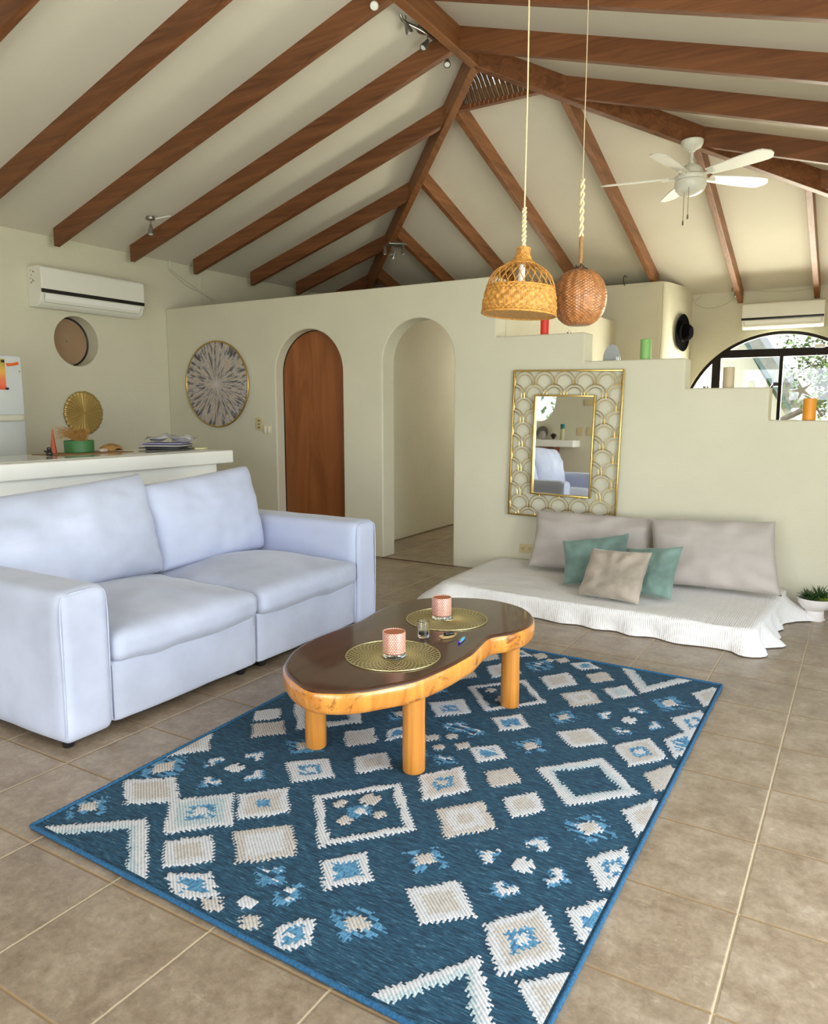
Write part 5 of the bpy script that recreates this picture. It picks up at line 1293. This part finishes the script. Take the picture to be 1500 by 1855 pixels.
for k in range(5):
    a = k * 1.3; m.tube([bc2 + Vector((0, 0, .125)), bc2 + Vector((.02 * math.cos(a), .02 * math.sin(a), .128 + .004 * k)), bc2 + Vector((.032 * math.cos(a + .4), .032 * math.sin(a + .4), .126))], .003, 5)
m.build('knot', M('dark_knot', (.05, .03, .02), .8), t, smooth=60)
m = MB(); m.tube([bc2 + Vector((0, 0, .12)), bc2 + Vector((.003, 0, .19)), bc2 + Vector((.001, 0, .262))], [.008, .007, .0075], 10); twisted(m, (bc2.x, bc2.y), bc2.z + .125, bc2.z + .262, .0045, .0042, 9, 2); m.build('wrapped_stem', ROPE2, t, smooth=70)
m = MB(); twisted(m, (bc2.x, bc2.y), bc2.z + .262, bc2.z + .50, .0062, .0055, 3.5, 2, .1); m.build('rope_wrap', ROPE, t, smooth=70)
m = MB(); m.tube([(bc2.x, bc2.y, bc2.z + .49), (bc2.x + .002, bc2.y, 2.8), (bc2.x, bc2.y, zr(bc2.x) + DC)], .0022, 6); m.build('cord', M('thin_cord', (.55, .44, .28), .7), t)

# ------------------------------------------------------------------ ceiling fan
fx, fy, fz = -1.335, 6.50, 3.13
t = thing('ceiling_fan', (fx, fy, fz), 'white ceiling fan with light bowl hanging from the right hip beam', 'ceiling fan')
m = MB(); m.lathe([(0, .205), (.024, .205), (.03, .215), (.07, .235), (.084, .262), (.086, .285), (.08, .29), (0, .29)], 36, (fx, fy, fz)); m.build('canopy', WHITE_PL, t, smooth=50)
m = MB(); m.lathe([(.013, .115), (.013, .215)], 16, (fx, fy, fz)); m.lathe([(0, .10), (.026, .10), (.022, .13), (0, .13)], 20, (fx, fy, fz)); m.build('downrod', WHITE_PL, t, smooth=50)
m = MB(); m.lathe([(0, -.012), (.112, -.012), (.118, .0), (.118, .018), (.112, .022), (.095, .034), (.088, .07), (.06, .098), (.03, .108), (0, .108)], 40, (fx, fy, fz)); m.build('motor_housing', WHITE_PL, t, smooth=35)
m = MB(); m.lathe([(0, -.0655), (.115, -.0655), (.122, -.055), (.122, -.022), (.116, -.014), (0, -.014)], 40, (fx, fy, fz)); lr = m.build('light_ring', WHITE_PL, t, smooth=35)
m = MB(); m.lathe([(0, -.134), (.05, -.128), (.09, -.108), (.112, -.082), (.118, -.066), (0, -.066)], 40, (fx, fy, fz)); m.build('light_bowl', M('opal_glass', (.8, .8, .76), .2, coat=.3), lr, smooth=50)
rv = Vector((.857, .515, 0)); nv = Vector((.515, -.857, 0))
for deg in (58, 130, 202, 274, 346):
    a = math.radians(deg); d = (rv * math.cos(a) + nv * math.sin(a)).normalized(); s = Vector((-d.y, d.x, 0))
    c = Vector((fx, fy, fz + .012))
    vs = []; fs = []; K = 14
    for k in range(K + 1):
        f = k / K; r = .165 + (.70 - .165) * f; w = (.045 + .030 * math.sin(min(1, f * 1.3) * PI / 2)) * (1 if f < .86 else math.sqrt(max(0.02, 1 - ((f - .86) / .145) ** 2)))
        for e, h in ((-1, 0), (1, 0), (1, .008), (-1, .008)):
            p = c + d * r + s * e * w + Vector((0, 0, h - .22 * e * w)); vs.append(p)
    for k in range(K):
        for q in range(4): fs.append((k * 4 + q, k * 4 + (q + 1) % 4, k * 4 + 4 + (q + 1) % 4, k * 4 + 4 + q))
    fs += [(3, 2, 1, 0), tuple(K * 4 + q for q in range(4))]
    m = MB(); m.add(vs, fs); b = m.build('blade', WHITE_PAINT, t, smooth=30)
    m = MB(); m.tube([c + d * .095, c + d * .15 + Vector((0, 0, -.004)), c + d * .215 + Vector((0, 0, -.002))], [.014, .010, .016], 6); bb = m.build('bracket', WHITE_PL, b, smooth=50)
for dx, dy, L, k in ((.012, -.105, .235, 0), (-.03, -.07, .27, 1)):
    m = MB(); m.tube([(fx + dx, fy + dy, fz - .06), (fx + dx, fy + dy, fz - .06 - L)], .0022, 5); m.lathe([(0, -L - .10), (.007, -L - .095), (.007, -L - .07), (.003, -L - .058), (0, -L - .058)], 12, (fx + dx, fy + dy, fz)); m.build('pull_chain', CHROME, t, smooth=50)

# ------------------------------------------------------------------ ceiling spotlights
def head(t, p, q, r=.028, L=.075, mat=CHROME):
    """spot head from p (joint) pointing to q"""
    p, q = Vector(p), Vector(q); d = (q - p).normalized(); R = Matrix.Translation(p) @ d.to_track_quat('Z', 'Y').to_matrix().to_4x4()
    m = MB(); m.lathe([(0, -.008), (.010, -.006), (.014, .01), (r * .75, L * .45), (r, L * .8), (r, L), (r * .86, L), (r * .8, L * .9), (0, L * .88)], 24, mat=R); h = m.build('spot_head', mat, t, smooth=40)
    m = MB(); m.lathe([(0, L * .885), (r * .8, L * .9), (r * .7, L * .97), (0, L * 1.0)], 20, mat=R); g = m.build('lens', WHITE_PAINT, h, smooth=50)
    return h
t = thing('spotlight_bar', (-2.80, 4.77, 3.80), 'wavy steel spotlight bar with three heads beside the ridge beam', 'spotlight')
P = spline([(-2.80, 4.486, 3.875), (-2.80, 4.513, 3.85), (-2.80, 4.576, 3.855), (-2.80, 4.661, 3.870), (-2.80, 4.771, 3.885), (-2.80, 4.925, 3.896), (-2.80, 5.045, 3.896), (-2.80, 5.112, 3.880), (-2.80, 5.129, 3.845)], 4, closed=False)
m = MB(); m.tube(P, .0105, 8); m.build('wavy_bar', CHROME, t, smooth=60)
m = MB(); m.lathe([(0, 0), (.06, 0), (.064, .008), (.064, .022), (0, .022)], 32, (-2.79, 4.80, 3.895)); m.build('ceiling_plate', STEEL, t, smooth=40)
for a, b in (((-2.80, 4.555, 3.852), (-2.78, 4.60, 3.76)), ((-2.80, 4.845, 3.850), (-2.83, 4.79, 3.76)), ((-2.80, 5.129, 3.838), (-2.775, 5.085, 3.76))):
    a = Vector(a); m = MB(); m.tube([a + Vector((0, 0, .04)), a], .004, 6); m.build('stem', CHROME, t); head(t, a, b, .026, .068, STEEL)
t = thing('spotlight_bar', (-2.80, 4.19, 3.78), 'steel spotlight head peeking in at the top edge left of the ridge', 'spotlight')
m = MB(); m.tube([(-2.80, 4.20, 3.92), (-2.80, 4.194, 3.82)], .006, 6); m.build('stem', STEEL, t); head(t, (-2.80, 4.194, 3.82), (-2.77, 4.13, 3.75), .026, .06, WHITE_PL)
t = thing('spotlight', (-5.65, 4.80, 2.87), 'single steel spotlight on the left ceiling above the air conditioner', 'spotlight')
m = MB(); m.lathe([(0, 0), (.038, 0), (.04, .006), (.04, .024), (0, .024)], 28, (-5.65, 4.80, 3.004)); m.build('ceiling_plate', STEEL, t, smooth=40)
m = MB(); m.tube([(-5.65, 4.80, 3.01), (-5.65, 4.80, 2.955)], .006, 6); m.build('stem', STEEL, t); head(t, (-5.65, 4.80, 2.955), (-5.63, 4.78, 2.8), .027, .085, STEEL)
m = MB(); m.tube([(-5.61, 4.82, 3.01), (-5.52, 4.92, 3.045)], .007, 6); tag(m.build('cable_conduit', WHITE_PL, smooth=50), 'short white conduit between the single spotlight and the rafter', 'conduit')
t = thing('spotlight_cluster', (-4.53, 7.16, 2.95), 'steel ceiling light with four small heads under the left hip beam', 'spotlight')
m = MB(); m.box(-.10, .10, -.07, .07, 0, .03, .012, 3, Matrix.Translation((-4.525, 7.16, 3.075)) @ Matrix.Rotation(math.radians(45), 4, 'Z')); m.build('ceiling_plate', STEEL, t, smooth=40)
for (x, y, z), (u, v, w) in (((-4.632, 7.10, 3.075), (-.02, -.01, -1)), ((-4.52, 7.07, 3.05), (.02, -.2, -.9)), ((-4.585, 7.22, 3.04), (-.25, 0, -.9)), ((-4.43, 7.14, 3.06), (.1, 0, -1))):
    head(t, (x, y, z), (x + u, y + v, z + w), .022, .085, CHROME)
t = thing('spotlight', (-1.35, 9.42, 2.53), 'small steel spotlight clamped beside the rafter foot left of the bedroom air conditioner', 'spotlight')
m = MB(); m.box(-1.42, -1.33, 9.36, 9.42, 2.64, 2.672, .008); m.build('bracket', STEEL, t, smooth=40); head(t, (-1.375, 9.38, 2.645), (-1.34, 9.3, 2.5), .028, .085, CHROME)

# ------------------------------------------------------------------ cables
def cable(P, r, label, mat=WIRE, k=5):
    m = MB(); m.tube(spline(P, k, closed=False), r, 5); tag(m.build('cable', mat, smooth=60), label, 'cable')
x = XL + .006
cable([(x, 5.547, 2.835), (x, 5.542, 2.747), (x, 5.597, 2.70), (x, 5.778, 2.608), (x, 5.93, 2.571), (x, 6.184, 2.503)], .004, 'loose grey cable sagging from the left wall behind the arch wall top')
cable([(x + .01, 5.545, 2.747), (x + .01, 5.706, 2.671), (x + .01, 5.892, 2.595), (x + .01, 6.151, 2.480)], .003, 'thinner grey cable running under the sagging one at the room corner')
m = MB(); m.tube([(XL - .004, 5.553, 2.74), (XL + .004, 5.553, 2.88)], .008, 6); tag(m.build('conduit_stub', WHITE_PL, smooth=50), 'short white conduit standing on the left wall top in the corner', 'conduit')
m = MB(); m.tube([(x, 5.975, 2.78), (x, 5.965, 2.36)], .005, 6); tag(m.build('wall_conduit', PLASTER, smooth=50), 'cream vertical conduit on the left wall beyond the arch wall', 'conduit')
cable([(-1.89, 9.485, 2.66), (-1.829, 9.48, 2.578), (-1.753, 9.48, 2.64)], .003, 'thin wire loop at the ceiling corner above the black hat')
cable([(-1.885, 9.488, 2.60), (-1.867, 9.488, 2.58), (-1.758, 9.488, 2.503), (-1.635, 9.488, 2.483), (-1.504, 9.488, 2.511), (-1.389, 9.47, 2.589)], .0025, 'thin grey wire sagging from the black hat corner to the small spotlight')
cable([(-1.335, 9.48, 2.66), (-.888, 9.48, 2.612), (-.67, 9.48, 2.618), (-.554, 9.48, 2.644)], .003, 'thin wire drooping above the bedroom air conditioner')
cable([(-2.035, 8.742, 2.70), (-2.03, 8.742, 2.42), (-2.028, 8.742, 2.17), (-2.04, 8.742, 1.87), (-2.05, 8.742, 1.6)], .003, 'thin vertical wire down the bedroom wall left of the black hat')
cable([(-2.43, 8.72, 2.79), (-2.46, 8.72, 2.81), (-2.47, 8.72, 2.76), (-2.455, 8.72, 2.70)], .005, 'dark hooked cable end rising over the bedroom partition right of the ball lamp', BLACK)

# ------------------------------------------------------------------ rear corner seen in the mirror
m = MB(); m.box(XL + .01, -4.19, YR + .002, YR + .36, .885, 1.0, .008); tag(m.build('rear_wall_shelf', WHITE_PAINT, smooth=40), 'thick white shelf on the wall reflected in the gold mirror', 'shelf')
t = thing('bookcase', (-5.0, YR + .16, 0), 'red-brown wooden bookcase under the white shelf seen in the mirror', 'bookcase')
m = MB()
for x in (-5.5, -5.04, -4.58): m.box(x, x + .025, YR + .003, YR + .30, 0, .883)
m.build('side_panel', BOOKW, t)
m = MB()
for z in (.0, .525, .858): m.box(-5.475, -4.58, YR + .003, YR + .30, z, z + .022)
m.build('shelf_board', BOOKW, t)
rr = random.Random(9); x = -4.60; cols = [(.7, .7, .66), (.12, .16, .3), (.5, .5, .55), (.06, .16, .10), (.75, .72, .6), (.28, .05, .04), (.3, .45, .12)]
names = ['white', 'navy', 'grey', 'dark green', 'cream', 'maroon', 'lime green']
for i in range(11):
    w = rr.uniform(.022, .04); h = rr.uniform(.19, .27); c = i % 7
    m = MB(); m.box(x - w, x - .002, YR + .08, YR + .25, .5475, .5475 + h, .002); tag(m.build('book', M('book_cover', cols[c], .5)), '%s book on the middle board of the mirrored bookcase, %s end' % (names[c], 'wall' if i < 7 else 'far'), 'book', 'books on the rear bookcase'); x -= w
t = thing('thermos_bottle', (-4.44, YR + .20, 1.002), 'teal and cream bottle on the white shelf seen in the mirror', 'bottle')
m = MB(); m.lathe([(0, 0), (.036, 0), (.037, .004), (.037, .19), (0, .19)], 24, (-4.44, YR + .2, 1.002)); m.build('body', M('cream_teal', (.5, .5, .28), .4), t, smooth=40)
m = MB(); m.lathe([(.0375, .19), (.0375, .265), (.034, .272), (0, .272)], 24, (-4.44, YR + .2, 1.002)); m.build('cap', M('teal_cap', (.0, .16, .17), .4), t, smooth=40)
m = MB(); rr = random.Random(3)
for i in range(70):
    a = i * 2.4; z = .012 + .09 * i / 70; r = .06 * math.sin(min(1, (i + 8) / 70) * PI * .9) + .01; leaf(m, (-4.60, YR + .2, 1.002 + z), (math.cos(a), math.sin(a), .5), r, .014, .0, 3)
tag(m.build('pine_cone', M('cone_brown', (.05, .03, .025), .7)), 'dark pine cone left of the teal bottle in the mirror', 'pine cone')
m = MB(); m.lathe([(0, 0), (.03, 0), (.065, .05), (.06, .10), (.035, .14), (.03, .15), (0, .15)], 24, (-4.80, YR + .2, 1.002)); tag(m.build('grey_vase', M('grey_clay', (.35, .33, .31), .5), smooth=50), 'grey round vase on the shelf below the oval window in the mirror', 'vase')
m = MB(); m.lathe([(0, 0), (.10, .0), (.11, .006), (.0, .012)], 32, mat=Matrix.Translation((-4.86, YR + .06, 1.125)) @ Matrix.Rotation(math.radians(-78), 4, 'X')); tag(m.build('display_plate', M('dark_plate', (.12, .11, .10), .3), smooth=40), 'dark round plate standing behind the grey vase in the mirror', 'plate')
m = MB(); m.box(-4.13, -3.90, YR + .001, YR + .03, 1.592, 1.692, .006); tag(m.build('thermostat', IVORY, smooth=40), 'beige thermostat box high on the wall in the mirror', 'thermostat')
for x0, lb in ((-4.25, 'ivory switch plate nearer the shelf end in the mirror'), (-4.08, 'ivory switch plate below the thermostat in the mirror')):
    m = MB(); m.box(x0, x0 + .10, YR + .001, YR + .012, 1.077, 1.217, .003); tag(m.build('light_switch', IVORY, smooth=40), lb, 'switch')

# ------------------------------------------------------------------ outside the bedroom window
t = thing('neighbouring_house', (-2.4, 13.2, -.1), 'sunlit pale house with a sloping roof edge beyond the bedroom window', 'house')
m = MB(); m.prism([(-5.0, -.1), (-0.95, -.1), (-0.95, 1.0), (-1.95, 2.72), (-5.0, 2.9)], (12.95, 14.5), 'y'); m.build('wall', OUTWALL, t)
m = MB()
a, b = Vector((-2.10, 12.7, 2.93)), Vector((-1.02, 12.7, 1.30)); d = (b - a).normalized(); nn = Vector((-d.z, 0, d.x)); nn = nn if nn.x > 0 else -nn
def qbar(m, a, b, o0, o1, y0, y1):
    vs = []
    for y in (y0, y1):
        for p, o in ((a, o0), (b, o0), (b, o1), (a, o1)): q = p + nn * o; vs.append((q.x, y, q.z))
    m.add(vs, [(0, 1, 2, 3), (7, 6, 5, 4), (0, 4, 5, 1), (1, 5, 6, 2), (2, 6, 7, 3), (3, 7, 4, 0)])
qbar(m, a, b, .06, .22, 12.55, 14.6); m.build('roof', OUTROOF, t)
m = MB(); qbar(m, a, b, 0.0, .06, 12.62, 12.95); m.build('gutter', GUTTER, t)
t = thing('garden_tree', (.4, 12.6, -.1), 'leafy tree with bare grey branches beyond the bedroom window', 'tree')
rr = random.Random(12); m = MB()
m.tube([(.9, 12.6, -.1), (.8, 12.6, .9), (.3, 12.55, 1.7), (-.2, 12.5, 2.6), (-.5, 12.4, 3.3)], [.13, .12, .09, .05, .02], 10); tips = []
main = [((-1.15, 12.3, 1.12), (-.7, 12.35, 1.36), (-.3, 12.4, 1.60), (.4, 12.5, 1.65), (.78, 12.6, 1.0))]
m.tube(spline(list(main[0]), 4, closed=False), [.035 + .0035 * i for i in range(17)], 8)
for i in range(60):
    s = Vector((rr.uniform(-.65, .6), 12.4 + rr.uniform(-.2, .3), rr.uniform(1.2, 2.4))); e = s + Vector((rr.uniform(-.6, .4), rr.uniform(-.3, .3), rr.uniform(-.15, .6)))
    mid = s.lerp(e, .5) + Vector((rr.uniform(-.08, .08), 0, rr.uniform(-.08, .08)))
    m.tube([s, mid, e], [.020, .014, .005], 5); tips += [mid, e, s.lerp(e, .8)]
m.build('branches', BARK, t, smooth=60)
m = MB()
for i in range(3600):
    c = Vector(rr.choice(tips)) + Vector((rr.gauss(0, .11), rr.gauss(0, .12), rr.gauss(0, .10)))
    if c.z < 1.35 and rr.random() < .6: continue
    d = Vector((rr.uniform(-1, 1), rr.uniform(-1, 1), rr.uniform(-1, .4))).normalized(); s = d.cross(Vector((rr.uniform(-1, 1), rr.uniform(-1, 1), 1))).normalized(); L = rr.uniform(.045, .085)
    m.add([c - s * L * .1, c + d * L * .5 - s * L * .35, c + d * L, c + d * L * .5 + s * L * .35], [(0, 1, 2, 3)])
m.build('foliage', LEAF, t, fix=False)['kind'] = 'stuff'
t = thing('garden_shrub', (-4.9, -5.0, -.1), 'green shrub outside the oval window seen in the mirror', 'shrub')
m = MB()
for i in range(900):
    c = Vector((-5.1 + rr.gauss(0, .7), -4.2 + rr.gauss(0, .4), 1.5 + rr.gauss(0, .8))); d = Vector((rr.uniform(-1, 1), rr.uniform(-1, 1), rr.uniform(-1, .4))).normalized(); s = d.cross(Vector((.3, .2, 1))).normalized(); L = rr.uniform(.08, .16)
    if c.z < 0: continue
    m.add([c - s * L * .1, c + d * L * .5 - s * L * .35, c + d * L, c + d * L * .5 + s * L * .35], [(0, 1, 2, 3)])
m.build('foliage', LEAF, t, fix=False)['kind'] = 'stuff'
m = MB(); m.tube([(-5.0, -4.3, -.1), (-5.05, -4.3, 1.2), (-4.9, -4.3, 2.4)], [.09, .07, .03], 8); m.build('trunk', BARK, t, smooth=60)
for o in bpy.data.objects:
    if '_o' in o: del o['_o']
